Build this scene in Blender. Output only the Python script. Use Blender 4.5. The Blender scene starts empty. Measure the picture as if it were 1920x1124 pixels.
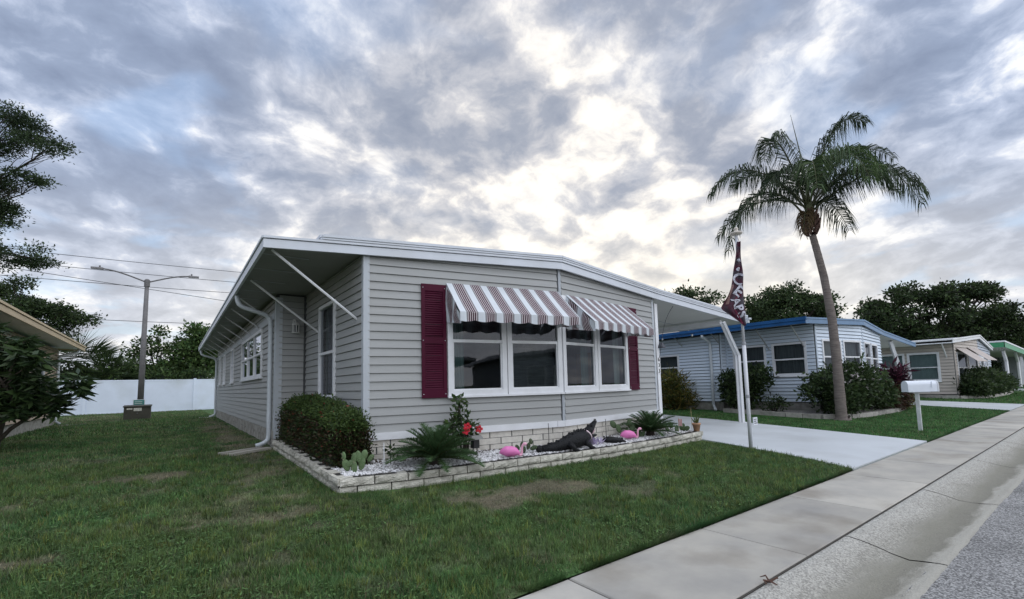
import bpy, bmesh, math, random
import numpy as np
from mathutils import Vector, Matrix
random.seed(7); RNG = np.random.default_rng(11)
R = math.radians
scene = bpy.context.scene
col = scene.collection

# ------------------------------------------------------------ camera
EYE = Vector((0, 0, 1.35))
yaw, pitch, roll = R(53.15), R(4.865), R(-1.48)
fw = Vector((math.cos(yaw)*math.cos(pitch), math.sin(yaw)*math.cos(pitch), math.sin(pitch)))
rt = Vector((math.sin(yaw), -math.cos(yaw), 0)); up = rt.cross(fw)
rt2 = math.cos(roll)*rt + math.sin(roll)*up
up2 = -math.sin(roll)*rt + math.cos(roll)*up
cam_d = bpy.data.cameras.new('camera'); cam = bpy.data.objects.new('camera', cam_d); col.objects.link(cam)
m = Matrix((rt2, up2, -fw)).transposed().to_4x4(); m.translation = EYE
cam.matrix_world = m
cam_d.sensor_width = 36; cam_d.lens = 36*850/1920
cam_d.shift_y = (650-562)/1920
cam_d.clip_end = 3000; cam_d.clip_start = .05
scene.camera = cam

# ------------------------------------------------------------ sky, fill lamp, exposure
NAMP, PAMP, TOFF = 1.02, .22, .556
FILL_AZ, FILL_EL = R(-75), R(48)       # added overcast fill from the street side, opposite the sun behind the house
fill_dir = Vector((math.cos(FILL_AZ)*math.cos(FILL_EL), math.sin(FILL_AZ)*math.cos(FILL_EL), math.sin(FILL_EL)))
world = bpy.data.worlds.new('World'); scene.world = world; world.use_nodes = True
wt = world.node_tree; wt.nodes.clear()
def wn(t, **k):
    n = wt.nodes.new(t)
    for a, b in k.items(): setattr(n, a, b)
    return n
def wl(a, b): wt.links.new(a, b)
def wmath(op, a, b=None, c=None, clamp=False):
    n = wn('ShaderNodeMath', operation=op, use_clamp=clamp)
    for i, x in enumerate((a, b, c)):
        if x is None: continue
        if isinstance(x, (int, float)): n.inputs[i].default_value = x
        else: wl(x, n.inputs[i])
    return n.outputs[0]
def wsmooth(x, a, b, lo=0., hi=1.):
    n = wn('ShaderNodeMapRange', interpolation_type='SMOOTHSTEP')
    wl(x, n.inputs[0])
    for i, q in zip((1, 2, 3, 4), (a, b, lo, hi)): n.inputs[i].default_value = q
    return n.outputs[0]
def wmix(f, a, b):
    n = wn('ShaderNodeMix', data_type='RGBA')
    if isinstance(f, (int, float)): n.inputs[0].default_value = f
    else: wl(f, n.inputs[0])
    for i, q in ((6, a), (7, b)):
        if isinstance(q, tuple): n.inputs[i].default_value = (*q, 1)
        else: wl(q, n.inputs[i])
    return n.outputs[2]
def wramp(x, stops):
    n = wn('ShaderNodeValToRGB'); wl(x, n.inputs[0])
    e = n.color_ramp.elements
    while len(e) < len(stops): e.new(.5)
    for k, (p, c) in enumerate(stops): e[k].position = p; e[k].color = (*c, 1)
    return n.outputs[0]
nish = wn('ShaderNodeTexSky', sky_type='NISHITA', sun_disc=False)
nish.sun_elevation = FILL_EL; nish.sun_rotation = math.atan2(fill_dir.x, fill_dir.y); nish.air_density = 1.5; nish.dust_density = 2
tc = wn('ShaderNodeTexCoord'); dirv = tc.outputs['Generated']
sep = wn('ShaderNodeSeparateXYZ'); wl(dirv, sep.inputs[0])
zc = wmath('MAXIMUM', sep.outputs[2], 0.0)
den = wmath('ADD', zc, .16)
comb = wn('ShaderNodeCombineXYZ'); wl(wmath('DIVIDE', sep.outputs[0], den), comb.inputs[0]); wl(wmath('DIVIDE', sep.outputs[1], den), comb.inputs[1])
cl = comb.outputs[0]
def wnoise(vec, scale, detail, rough, dist, off=(0, 0, 0), sc=(1, 1, 1)):
    mp = wn('ShaderNodeMapping'); mp.inputs['Location'].default_value = off; mp.inputs['Scale'].default_value = sc; wl(vec, mp.inputs[0])
    n = wn('ShaderNodeTexNoise', noise_dimensions='2D'); wl(mp.outputs[0], n.inputs['Vector'])
    for k, q in (('Scale', scale), ('Detail', detail), ('Roughness', rough), ('Distortion', dist)): n.inputs[k].default_value = q
    return n.outputs[0]
# cloud masses of this sky: direction, angular radius, thickness
BLOBS = [(-0.158,0.850,0.502,0.206,0.09), (-0.011,0.842,0.540,0.193,0.09), (-0.173,0.912,0.373,0.129,0.12), (-0.027,0.934,0.355,0.233,0.12), (-0.099,0.959,0.266,0.151,0.10), (0.088,0.931,0.353,0.169,0.10), (0.109,0.856,0.505,0.131,0.09), (0.272,0.758,0.593,0.107,0.13), (0.153,0.782,0.604,0.131,0.07), (0.391,0.740,0.547,0.193,0.19), (0.517,0.688,0.509,0.197,0.19), (0.316,0.819,0.479,0.155,0.13), (0.241,0.874,0.422,0.125,0.10), (0.593,0.667,0.451,0.134,0.09), (0.668,0.443,0.598,0.195,0.11), (0.757,0.399,0.518,0.139,0.08), (0.771,0.467,0.432,0.128,0.07), (0.881,0.157,0.447,0.160,0.10), (0.948,0.127,0.293,0.135,0.10), (0.818,0.214,0.534,0.148,0.06), (0.973,0.103,0.207,0.097,0.06), (0.409,0.826,0.389,0.110,0.09), (0.558,0.741,0.375,0.112,0.09), (0.305,0.878,0.369,0.105,0.07), (0.700,0.578,0.421,0.091,0.08), (0.758,0.312,0.572,0.143,0.05), (0.207,0.857,0.473,0.083,-0.14), (0.236,0.795,0.559,0.070,-0.10), (-0.093,0.851,0.517,0.065,-0.07), (-0.118,0.926,0.358,0.048,-0.17), (-0.042,0.913,0.406,0.054,-0.09), (0.442,0.667,0.599,0.112,-0.05), (0.566,0.598,0.567,0.137,-0.02), (0.607,0.723,0.330,0.366,-0.13), (0.794,0.513,0.325,0.202,-0.07), (0.060,0.843,0.535,0.050,-0.12), (0.091,0.846,0.526,0.041,-0.10), (0.182,0.908,0.378,0.071,-0.10), (0.906,0.062,0.418,0.071,-0.13), (0.945,0.085,0.316,0.072,-0.12), (0.797,0.308,0.520,0.115,-0.06), (0.904,0.325,0.278,0.152,-0.06), (-0.141,0.966,0.218,0.096,-0.08), (0.313,0.710,0.631,0.071,-0.06)]
flatv = wn('ShaderNodeVectorMath', operation='MULTIPLY'); wl(dirv, flatv.inputs[0]); flatv.inputs[1].default_value = (1, 1, 1.75)
zs = wmath('ADD', wmath('MULTIPLY', zc, .75), .55)                     # cells shrink towards the horizon
fv = wn('ShaderNodeVectorMath', operation='SCALE'); wl(flatv.outputs[0], fv.inputs[0]); wl(wmath('DIVIDE', 1.0, zs), fv.inputs['Scale'])
warp = wn('ShaderNodeTexNoise'); wl(fv.outputs[0], warp.inputs['Vector']); warp.inputs['Scale'].default_value = 3.2; warp.inputs['Detail'].default_value = 3; warp.inputs['Roughness'].default_value = .6
def wwarp(vec, amt):
    q = wn('ShaderNodeVectorMath', operation='SUBTRACT'); wl(warp.outputs['Color'], q.inputs[0]); q.inputs[1].default_value = (.5, .5, .5)
    n = wn('ShaderNodeVectorMath', operation='MULTIPLY_ADD'); wl(q.outputs[0], n.inputs[0]); n.inputs[1].default_value = (amt,)*3; wl(vec, n.inputs[2]); return n.outputs[0]
wdir = wwarp(dirv, .26)
def n3(vec, scale, detail, rough):
    n = wn('ShaderNodeTexNoise'); wl(vec, n.inputs['Vector'])
    for k, q in (('Scale', scale), ('Detail', detail), ('Roughness', rough)): n.inputs[k].default_value = q
    return n.outputs[0]
mid = n3(wwarp(fv.outputs[0], .14), 7.6, 8, .60)
puff = wn('ShaderNodeTexVoronoi', feature='F1'); puff.inputs['Scale'].default_value = 10; wl(wwarp(fv.outputs[0], .20), puff.inputs['Vector'])
thick = wmath('MULTIPLY', wmath('SUBTRACT', mid, .5), NAMP)
thick = wmath('ADD', thick, wmath('MULTIPLY', wmath('SUBTRACT', .45, puff.outputs['Distance']), PAMP))
thick = wmath('ADD', thick, TOFF)
for dx, dy, dz, rad, amt in BLOBS:
    amt *= .8
    n = wn('ShaderNodeVectorMath', operation='DISTANCE'); wl(wdir, n.inputs[0]); n.inputs[1].default_value = (dx, dy, dz)
    thick = wmath('ADD', thick, wsmooth(n.outputs['Value'], 0, rad, amt, 0))
GLOW = Vector((.62, .71, .33)).normalized()      # the brightest break in the cloud, over the roof
sdot = wn('ShaderNodeVectorMath', operation='DOT_PRODUCT'); wl(dirv, sdot.inputs[0]); sdot.inputs[1].default_value = GLOW
glow = wsmooth(sdot.outputs['Value'], .74, 1.0, 0, .9)
cool = wramp(thick, [(.36, (.66, .665, .68)), (.43, (.50, .525, .58)), (.51, (.32, .365, .465)), (.65, (.20, .243, .335)), (.86, (.15, .185, .265))])
warm = wramp(thick, [(.36, (.72, .685, .62)), (.46, (.60, .57, .53)), (.55, (.40, .395, .405)), (.69, (.245, .262, .305)), (.9, (.17, .195, .25))])
cloud = wmix(glow, cool, warm)
lowglow = wsmooth(sep.outputs[2], .42, .06)
cloud = wmix(wmath('MULTIPLY', lowglow, wsmooth(sdot.outputs['Value'], .6, 1.0, .24, .66)), cloud, (.66, .61, .51))
# breaks of blue between the clouds
gap = wnoise(cl, 1.9, 4, .5, .2, (21.7, 5.5, 0))
gapf = wmath('MULTIPLY', wsmooth(gap, .52, .66), wmath('SUBTRACT', 1.0, glow, clamp=True))
nsc = wn('ShaderNodeMix', data_type='RGBA', blend_type='MULTIPLY'); nsc.inputs[0].default_value = 1
wl(nish.outputs[0], nsc.inputs[6]); nsc.inputs[7].default_value = (.095, .095, .095, 1)
bluesky = wmix(.45, nsc.outputs[2], (.31, .43, .66))
skyc = wmix(wmath('MULTIPLY', gapf, .5), cloud, bluesky)
bg = wn('ShaderNodeBackground'); wl(skyc, bg.inputs[0]); bg.inputs[1].default_value = 1.0
wo = wn('ShaderNodeOutputWorld'); wl(bg.outputs[0], wo.inputs[0])

world.cycles.sampling_method = 'MANUAL'; world.cycles.sample_map_resolution = 256
sl = bpy.data.lights.new('overcast_fill', 'SUN'); sl.energy = 1.25; sl.angle = R(110); sl.color = (.97, .98, 1.0)  # wide fill lamp added to brighten the street-facing sides
so = bpy.data.objects.new('overcast_fill', sl); col.objects.link(so); so.location = (30, 40, 30)
so.rotation_euler = (-fill_dir).to_track_quat('-Z', 'Y').to_euler()
vs = scene.view_settings
vs.view_transform = 'Standard'; vs.look = 'None'; vs.gamma = 1; vs.exposure = 0.80; vs.use_curve_mapping = False
scene.cycles.use_denoising = True
scene.cycles.max_bounces = 6; scene.cycles.transparent_max_bounces = 8

# ------------------------------------------------------------ helpers
def zg(y):
    t = np.clip((np.asarray(y, float)-2.42)/9.0, 0, 1); return .23*(1-(1-t)**1.4)
def zgf(y): return float(zg(y))
def wloc(o):
    v = Vector((0, 0, 0))
    while o is not None: v += o.location; o = o.parent
    return v
def tag(o, label=None, cat=None, group=None, kind=None):
    if label: o['label'] = label
    if cat: o['category'] = cat
    if group: o['group'] = group
    if kind: o['kind'] = kind
    return o
def thing(name, label, cat, loc, group=None):
    o = bpy.data.objects.new(name, None); o.empty_display_size = .2
    col.objects.link(o); o.location = loc
    return tag(o, label, cat, group)
def link(name, me, parent=None, loc=(0, 0, 0)):
    o = bpy.data.objects.new(name, me); col.objects.link(o); o.parent = parent; o.location = loc
    return o
class MB:
    def __init__(s): s.v = []; s.f = []; s.uv = []
    def add(s, vs_, fs, uvs=None):
        b = len(s.v); s.v += [tuple(x) for x in vs_]; s.f += [tuple(i+b for i in f) for f in fs]
        if uvs: s.uv += uvs
        return s
    def box(s, x0, x1, y0, y1, z0, z1):
        return s.add([(x, y, z) for z in (z0, z1) for y in (y0, y1) for x in (x0, x1)],
                     [(0, 2, 3, 1), (4, 5, 7, 6), (0, 1, 5, 4), (2, 6, 7, 3), (0, 4, 6, 2), (1, 3, 7, 5)])
    def hexa(s, p):      # 8 points: bottom ring 4, top ring 4
        return s.add(p, [(3, 2, 1, 0), (4, 5, 6, 7), (0, 1, 5, 4), (1, 2, 6, 5), (2, 3, 7, 6), (3, 0, 4, 7)])
    def prism(s, poly, ext):
        n = len(poly); e = Vector(ext); p = [Vector(q) for q in poly]
        fs = [tuple(range(n))[::-1], tuple(range(n, 2*n))] + [(i, (i+1) % n, n+(i+1) % n, n+i) for i in range(n)]
        return s.add([tuple(q) for q in p]+[tuple(q+e) for q in p], fs)
    def bar(s, a, b, w, h, upv=(0, 0, 1)):
        a = Vector(a); b = Vector(b); d = (b-a).normalized(); u = Vector(upv)
        sd = d.cross(u)
        if sd.length < 1e-4: sd = d.cross(Vector((1, 0, 0)))
        sd.normalize(); u = sd.cross(d).normalized()
        r = [(-1, -1), (1, -1), (1, 1), (-1, 1)]
        return s.hexa([a+sd*(w/2*i)+u*(h/2*j) for i, j in r]+[b+sd*(w/2*i)+u*(h/2*j) for i, j in r])
    def tube(s, pts, rad, seg=8, cap=True, squash=None):
        pts = [Vector(p) for p in pts]; n = len(pts)
        if not hasattr(rad, '__len__'): rad = [rad]*n
        b = len(s.v); prev = None
        for i, p in enumerate(pts):
            t = (pts[min(i+1, n-1)]-pts[max(i-1, 0)])
            t = t.normalized() if t.length > 1e-9 else Vector((0, 0, 1))
            if prev is None:
                prev = t.cross(Vector((0, 0, 1)))
                if prev.length < 1e-3: prev = t.cross(Vector((1, 0, 0)))
            u = (prev - t*prev.dot(t)).normalized(); prev = u; w = t.cross(u)
            for k in range(seg):
                a = 2*math.pi*k/seg; q = squash[i] if squash else 1
                s.v.append(tuple(p+u*(math.cos(a)*rad[i])+w*(math.sin(a)*rad[i]*q)))
        for i in range(n-1):
            for k in range(seg):
                k2 = (k+1) % seg
                s.f.append((b+i*seg+k, b+i*seg+k2, b+(i+1)*seg+k2, b+(i+1)*seg+k))
        if cap:
            s.f.append(tuple(b+k for k in range(seg))[::-1]); s.f.append(tuple(b+(n-1)*seg+k for k in range(seg)))
        return s
    def lathe(s, c, prof, seg=16):
        b = len(s.v); c = Vector(c); n = len(prof)
        for r_, z in prof:
            for k in range(seg):
                a = 2*math.pi*k/seg; s.v.append((c.x+r_*math.cos(a), c.y+r_*math.sin(a), c.z+z))
        for i in range(n-1):
            for k in range(seg):
                k2 = (k+1) % seg; s.f.append((b+i*seg+k, b+i*seg+k2, b+(i+1)*seg+k2, b+(i+1)*seg+k))
        s.f.append(tuple(b+k for k in range(seg))[::-1]); s.f.append(tuple(b+(n-1)*seg+k for k in range(seg)))
        return s
    def ellipsoid(s, c, r_, nu=12, nv=8, rot=None):
        c = Vector(c); b = len(s.v); M3 = rot or Matrix.Identity(3)
        for j in range(nv+1):
            ph = math.pi*j/nv
            for k in range(nu):
                th = 2*math.pi*k/nu
                s.v.append(tuple(c+M3 @ Vector((r_[0]*math.sin(ph)*math.cos(th), r_[1]*math.sin(ph)*math.sin(th), r_[2]*math.cos(ph)))))
        for j in range(nv):
            for k in range(nu):
                k2 = (k+1) % nu; s.f.append((b+j*nu+k, b+(j+1)*nu+k, b+(j+1)*nu+k2, b+j*nu+k2))
        return s
    def mesh(s, name, mat, off=Vector((0, 0, 0)), smooth=False):
        me = bpy.data.meshes.new(name)
        me.from_pydata([(x-off.x, y-off.y, z-off.z) for x, y, z in s.v], [], s.f)
        if mat: me.materials.append(mat)
        if smooth: me.polygons.foreach_set('use_smooth', [True]*len(me.polygons))
        if s.uv:
            ul = me.uv_layers.new(name='UVMap')
            k = 0
            for p in me.polygons:
                for li in p.loop_indices: ul.data[li].uv = s.uv[k]; k += 1
        me.update()
        return me
    def build(s, name, mat, parent=None, smooth=False, loc=None):
        if parent is not None:
            o = link(name, s.mesh(name, mat, wloc(parent), smooth), parent)
        else:
            a = np.array(s.v)
            L = Vector(loc) if loc is not None else Vector((float(a[:, 0].mean()), float(a[:, 1].mean()), float(a[:, 2].min())))
            o = link(name, s.mesh(name, mat, L, smooth), None, L)
        return o
def box(name, mat, parent, *a): return MB().box(*a).build(name, mat, parent)
def np_mesh(name, V, F, mat, off=None, colr=None):
    """V (n,3), F (m,k) fast mesh; colr (n,3) point colours"""
    V = np.asarray(V, np.float32)
    if off is not None: V = V-np.array(off, np.float32)
    F = np.asarray(F, np.int32); mcount, k = F.shape
    me = bpy.data.meshes.new(name)
    me.vertices.add(len(V)); me.vertices.foreach_set('co', V.ravel())
    me.loops.add(mcount*k); me.loops.foreach_set('vertex_index', F.ravel())
    me.polygons.add(mcount); me.polygons.foreach_set('loop_start', np.arange(0, mcount*k, k, dtype=np.int32))
    me.update(calc_edges=True); me.validate()
    if colr is not None:
        at = me.color_attributes.new('Col', 'FLOAT_COLOR', 'POINT')
        c4 = np.ones((len(V), 4), np.float32); c4[:, :3] = colr; at.data.foreach_set('color', c4.ravel())
    if mat: me.materials.append(mat)
    return me

# ------------------------------------------------------------ materials
def srgb(r, g, b):
    f = lambda c: (c/255/12.92 if c/255 <= .04045 else ((c/255+.055)/1.055)**2.4)
    return (f(r), f(g), f(b))
MC = {}
def mk(name, c, rough=.6, var=.12, scale=4., bump=0., bscale=40., spec=.35, rnd=0., c2=None, stretch=(1, 1, 1), dirt=None, thr=(.35, .7), sub=0):
    if name in MC: return MC[name]
    m_ = bpy.data.materials.new(name); m_.use_nodes = True; nt = m_.node_tree; N = nt.nodes; L = nt.links
    b = N['Principled BSDF']; b.inputs['Roughness'].default_value = rough; b.inputs['Specular IOR Level'].default_value = spec
    g = N.new('ShaderNodeNewGeometry'); mp = N.new('ShaderNodeMapping'); L.new(g.outputs['Position'], mp.inputs[0]); mp.inputs['Scale'].default_value = stretch
    n = N.new('ShaderNodeTexNoise'); L.new(mp.outputs[0], n.inputs['Vector']); n.inputs['Scale'].default_value = scale; n.inputs['Detail'].default_value = 6; n.inputs['Roughness'].default_value = .6
    mr = N.new('ShaderNodeMapRange'); L.new(n.outputs[0], mr.inputs[0]); mr.inputs[1].default_value = thr[0]; mr.inputs[2].default_value = thr[1]
    mx = N.new('ShaderNodeMix'); mx.data_type = 'RGBA'; L.new(mr.outputs[0], mx.inputs[0])
    d = c2 or tuple(q*(1-var) for q in c); e = c if c2 else tuple(min(q*(1+var), .95) for q in c)
    mx.inputs[6].default_value = (*e, 1); mx.inputs[7].default_value = (*d, 1)
    out = mx.outputs[2]
    if dirt:   # (colour, amount, scale)
        n2 = N.new('ShaderNodeTexNoise'); L.new(g.outputs['Position'], n2.inputs['Vector']); n2.inputs['Scale'].default_value = dirt[2]; n2.inputs['Detail'].default_value = 8
        r2 = N.new('ShaderNodeMapRange'); L.new(n2.outputs[0], r2.inputs[0]); r2.inputs[1].default_value = .5; r2.inputs[2].default_value = .75; r2.inputs[4].default_value = dirt[1]
        m2 = N.new('ShaderNodeMix'); m2.data_type = 'RGBA'; L.new(r2.outputs[0], m2.inputs[0]); L.new(out, m2.inputs[6]); m2.inputs[7].default_value = (*dirt[0], 1); out = m2.outputs[2]
    if rnd:
        oi = N.new('ShaderNodeObjectInfo'); r3 = N.new('ShaderNodeMapRange'); L.new(oi.outputs['Random'], r3.inputs[0]); r3.inputs[3].default_value = 1-rnd; r3.inputs[4].default_value = 1+rnd
        hs = N.new('ShaderNodeHueSaturation'); L.new(out, hs.inputs['Color']); L.new(r3.outputs[0], hs.inputs['Value']); out = hs.outputs[0]
    L.new(out, b.inputs['Base Color'])
    if bump:
        n3 = N.new('ShaderNodeTexNoise'); L.new(mp.outputs[0], n3.inputs['Vector']); n3.inputs['Scale'].default_value = bscale; n3.inputs['Detail'].default_value = 5
        bp = N.new('ShaderNodeBump'); bp.inputs['Strength'].default_value = bump; bp.inputs['Distance'].default_value = .02
        L.new(n3.outputs[0], bp.inputs['Height']); L.new(bp.outputs[0], b.inputs['Normal'])
    MC[name] = m_; return m_
def mk_leaf(name, trans=.3, rough=.55, gain=1.0):
    if name in MC: return MC[name]
    m_ = bpy.data.materials.new(name); m_.use_nodes = True; nt = m_.node_tree; N = nt.nodes; L = nt.links
    b = N['Principled BSDF']; b.inputs['Roughness'].default_value = rough; b.inputs['Specular IOR Level'].default_value = .25
    a = N.new('ShaderNodeAttribute'); a.attribute_name = 'Col'
    L.new(a.outputs['Color'], b.inputs['Base Color'])
    t = N.new('ShaderNodeBsdfTranslucent'); L.new(a.outputs['Color'], t.inputs[0])
    mx = N.new('ShaderNodeMixShader'); mx.inputs[0].default_value = trans
    L.new(b.outputs[0], mx.inputs[1]); L.new(t.outputs[0], mx.inputs[2]); L.new(mx.outputs[0], N['Material Output'].inputs[0])
    MC[name] = m_; return m_
def mk_glass(name, tint=(.55, .6, .62), refl=1.05):
    if name in MC: return MC[name]
    m_ = bpy.data.materials.new(name); m_.use_nodes = True; nt = m_.node_tree; N = nt.nodes; L = nt.links
    N.remove(N['Principled BSDF'])
    fr = N.new('ShaderNodeFresnel'); fr.inputs[0].default_value = 1.5
    n = N.new('ShaderNodeTexNoise'); n.inputs['Scale'].default_value = 1.3
    bp = N.new('ShaderNodeBump'); bp.inputs['Strength'].default_value = .05; bp.inputs['Distance'].default_value = .02; L.new(n.outputs[0], bp.inputs['Height'])
    tr = N.new('ShaderNodeBsdfTransparent'); tr.inputs[0].default_value = (*tint, 1)
    gl = N.new('ShaderNodeBsdfGlossy'); gl.inputs['Roughness'].default_value = .02; gl.inputs[0].default_value = (.9, .93, 1, 1); L.new(bp.outputs[0], gl.inputs['Normal'])
    ml = N.new('ShaderNodeMath'); ml.operation = 'MULTIPLY'; L.new(fr.outputs[0], ml.inputs[0]); ml.inputs[1].default_value = refl
    mx = N.new('ShaderNodeMixShader'); L.new(ml.outputs[0], mx.inputs[0]); L.new(tr.outputs[0], mx.inputs[1]); L.new(gl.outputs[0], mx.inputs[2])
    L.new(mx.outputs[0], N['Material Output'].inputs[0])
    MC[name] = m_; return m_

M_SIDING = mk('grey_vinyl', (.348, .354, .348), .5, .05, 1.2, .06, 60, .35, rnd=.035, stretch=(1, 1, 12), dirt=((.33, .33, .31), .35, .8))
M_GAPSHADE = mk('shadow_gap', (.10, .103, .105), .9, .1, 5)  # dark backing paints the shadow lines between the siding boards
M_TRIM = mk('grey_trim', (.46, .49, .52), .5, .05, 2)
M_WHITE = mk('white_trim', (.74, .75, .77), .45, .05, 3, dirt=((.55, .55, .52), .35, 1.5))
M_FASCIA = mk('fascia_white', (.60, .63, .68), .4, .05, 2, dirt=((.48, .48, .47), .3, 1.2))
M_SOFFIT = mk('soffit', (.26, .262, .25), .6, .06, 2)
M_ROOF = mk('roof_metal', (.6, .61, .63), .5, .08, 1)
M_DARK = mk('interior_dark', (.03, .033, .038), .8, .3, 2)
M_CURT = mk('curtain', (.34, .40, .36), .9, .25, 9, stretch=(6, 6, .2))
M_SHUT = mk('maroon_shutter', (.062, .004, .020), .5, .1, 3, spec=.15)
M_GLASS = mk_glass('window_glass')
M_BRICKW = mk('cream_brick', (.62, .59, .53), .85, .1, 14, .5, 70, .2, rnd=.08, dirt=((.42, .40, .36), .5, 5))
M_MORTAR = mk('mortar', (.045, .042, .038), .95, .2, 12, .4, 80, .1)
M_BLOCK = mk('planter_block', (.62, .595, .52), .95, .2, 9, 1.0, 55, .12, rnd=.12, c2=(.30, .285, .24), thr=(.45, .75), dirt=((.20, .195, .16), .5, 3.5))
M_SKIRT = mk('stone_skirt', (.42, .41, .38), .95, .2, 7, 1.0, 30, .1, c2=(.22, .21, .19), thr=(.4, .7))
M_CONC = mk('sidewalk_concrete', (.45, .425, .375), .9, .08, 1.6, .15, 130, .2, rnd=.12, c2=(.33, .318, .295), dirt=((.24, .215, .18), .85, 1.4))
M_DRIVE = mk('painted_driveway', (.50, .525, .545), .6, .07, .9, .08, 90, .3, dirt=((.36, .37, .37), .5, .8))
M_PAVE2 = mk('neighbour_driveway', (.42, .44, .45), .8, .1, .7, .05, 90, .25)
def mk_special():
    # asphalt: pale worn aggregate
    m_ = bpy.data.materials.new('asphalt'); m_.use_nodes = True; N = m_.node_tree.nodes; L = m_.node_tree.links; b = N['Principled BSDF']
    g = N.new('ShaderNodeNewGeometry')
    v = N.new('ShaderNodeTexVoronoi'); v.inputs['Scale'].default_value = 100; L.new(g.outputs['Position'], v.inputs['Vector'])
    n = N.new('ShaderNodeTexNoise'); n.inputs['Scale'].default_value = 1.4; n.inputs['Detail'].default_value = 6; L.new(g.outputs['Position'], n.inputs['Vector'])
    sp = N.new('ShaderNodeSeparateColor'); L.new(v.outputs['Color'], sp.inputs[0])
    r = N.new('ShaderNodeValToRGB'); L.new(sp.outputs[0], r.inputs[0])
    e = r.color_ramp.elements; e[0].position = .1; e[0].color = (.10, .098, .096, 1); e[1].position = .95; e[1].color = (.42, .415, .405, 1)
    q = e.new(.5); q.color = (.225, .222, .218, 1)
    mx = N.new('ShaderNodeMix'); mx.data_type = 'RGBA'; mx.blend_type = 'MULTIPLY'; mx.inputs[0].default_value = 1
    r2 = N.new('ShaderNodeMapRange'); L.new(n.outputs[0], r2.inputs[0]); r2.inputs[1].default_value = .3; r2.inputs[2].default_value = .7; r2.inputs[3].default_value = .75; r2.inputs[4].default_value = 1.15
    L.new(r.outputs[0], mx.inputs[6]); L.new(r2.outputs[0], mx.inputs[7]); L.new(mx.outputs[2], b.inputs['Base Color'])
    b.inputs['Roughness'].default_value = .9
    bp = N.new('ShaderNodeBump'); bp.inputs['Strength'].default_value = .7; bp.inputs['Distance'].default_value = .01; L.new(v.outputs['Distance'], bp.inputs['Height']); L.new(bp.outputs[0], b.inputs['Normal'])
    MC['asphalt'] = m_
    # gutter: exposed aggregate lip, dark silt band along the channel, pale edge
    m_ = bpy.data.materials.new('gutter_concrete'); m_.use_nodes = True; N = m_.node_tree.nodes; L = m_.node_tree.links; b = N['Principled BSDF']
    g = N.new('ShaderNodeNewGeometry'); s = N.new('ShaderNodeSeparateXYZ'); L.new(g.outputs['Position'], s.inputs[0])
    mpg = N.new('ShaderNodeMapping'); mpg.inputs['Scale'].default_value = (.28, 1, 1); L.new(g.outputs['Position'], mpg.inputs[0])
    n = N.new('ShaderNodeTexNoise'); n.inputs['Scale'].default_value = 5.5; n.inputs['Detail'].default_value = 8; n.inputs['Roughness'].default_value = .65; L.new(mpg.outputs[0], n.inputs['Vector'])
    ma = N.new('ShaderNodeMath'); ma.operation = 'MULTIPLY_ADD'; L.new(n.outputs[0], ma.inputs[0]); ma.inputs[1].default_value = .34; L.new(s.outputs[1], ma.inputs[2])
    mr = N.new('ShaderNodeMapRange'); L.new(ma.outputs[0], mr.inputs[0]); mr.inputs[1].default_value = .85+.17; mr.inputs[2].default_value = 1.55+.17
    r = N.new('ShaderNodeValToRGB'); L.new(mr.outputs[0], r.inputs[0]); e = r.color_ramp.elements
    e[0].position = 0; e[0].color = (.33, .315, .275, 1); e[1].position = 1; e[1].color = (.42, .41, .375, 1)
    for p, c in ((.16, (.37, .355, .31)), (.26, (.20, .19, .155)), (.42, (.22, .21, .17)), (.56, (.27, .258, .22)), (.68, (.35, .335, .295)), (.85, (.40, .385, .345))): q = e.new(p); q.color = (*c, 1)
    v = N.new('ShaderNodeTexVoronoi'); v.inputs['Scale'].default_value = 95; L.new(g.outputs['Position'], v.inputs['Vector'])
    sp = N.new('ShaderNodeSeparateColor'); L.new(v.outputs['Color'], sp.inputs[0])
    mk_ = N.new('ShaderNodeMapRange'); L.new(mr.outputs[0], mk_.inputs[0]); mk_.inputs[1].default_value = .5; mk_.inputs[2].default_value = .62; mk_.inputs[3].default_value = .15; mk_.inputs[4].default_value = .7
    r4 = N.new('ShaderNodeMapRange'); L.new(sp.outputs[0], r4.inputs[0]); r4.inputs[3].default_value = .45; r4.inputs[4].default_value = 1.45
    mx = N.new('ShaderNodeMix'); mx.data_type = 'RGBA'; mx.blend_type = 'MULTIPLY'; L.new(mk_.outputs[0], mx.inputs[0]); L.new(r.outputs[0], mx.inputs[6]); L.new(r4.outputs[0], mx.inputs[7])
    L.new(mx.outputs[2], b.inputs['Base Color']); b.inputs['Roughness'].default_value = .9
    bp = N.new('ShaderNodeBump'); bp.inputs['Strength'].default_value = .6; bp.inputs['Distance'].default_value = .008; L.new(v.outputs['Distance'], bp.inputs['Height']); L.new(bp.outputs[0], b.inputs['Normal'])
    MC['gutter'] = m_
    # lawn soil/thatch: colour from the mesh's own attribute with fine noise
    m_ = bpy.data.materials.new('lawn_thatch'); m_.use_nodes = True; N = m_.node_tree.nodes; L = m_.node_tree.links; b = N['Principled BSDF']
    a = N.new('ShaderNodeAttribute'); a.attribute_name = 'Col'; g = N.new('ShaderNodeNewGeometry')
    n = N.new('ShaderNodeTexNoise'); n.inputs['Scale'].default_value = 26; n.inputs['Detail'].default_value = 8; n.inputs['Roughness'].default_value = .75; L.new(g.outputs['Position'], n.inputs['Vector'])
    r2 = N.new('ShaderNodeMapRange'); L.new(n.outputs[0], r2.inputs[0]); r2.inputs[1].default_value = .3; r2.inputs[2].default_value = .7; r2.inputs[3].default_value = .45; r2.inputs[4].default_value = 1.5
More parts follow.
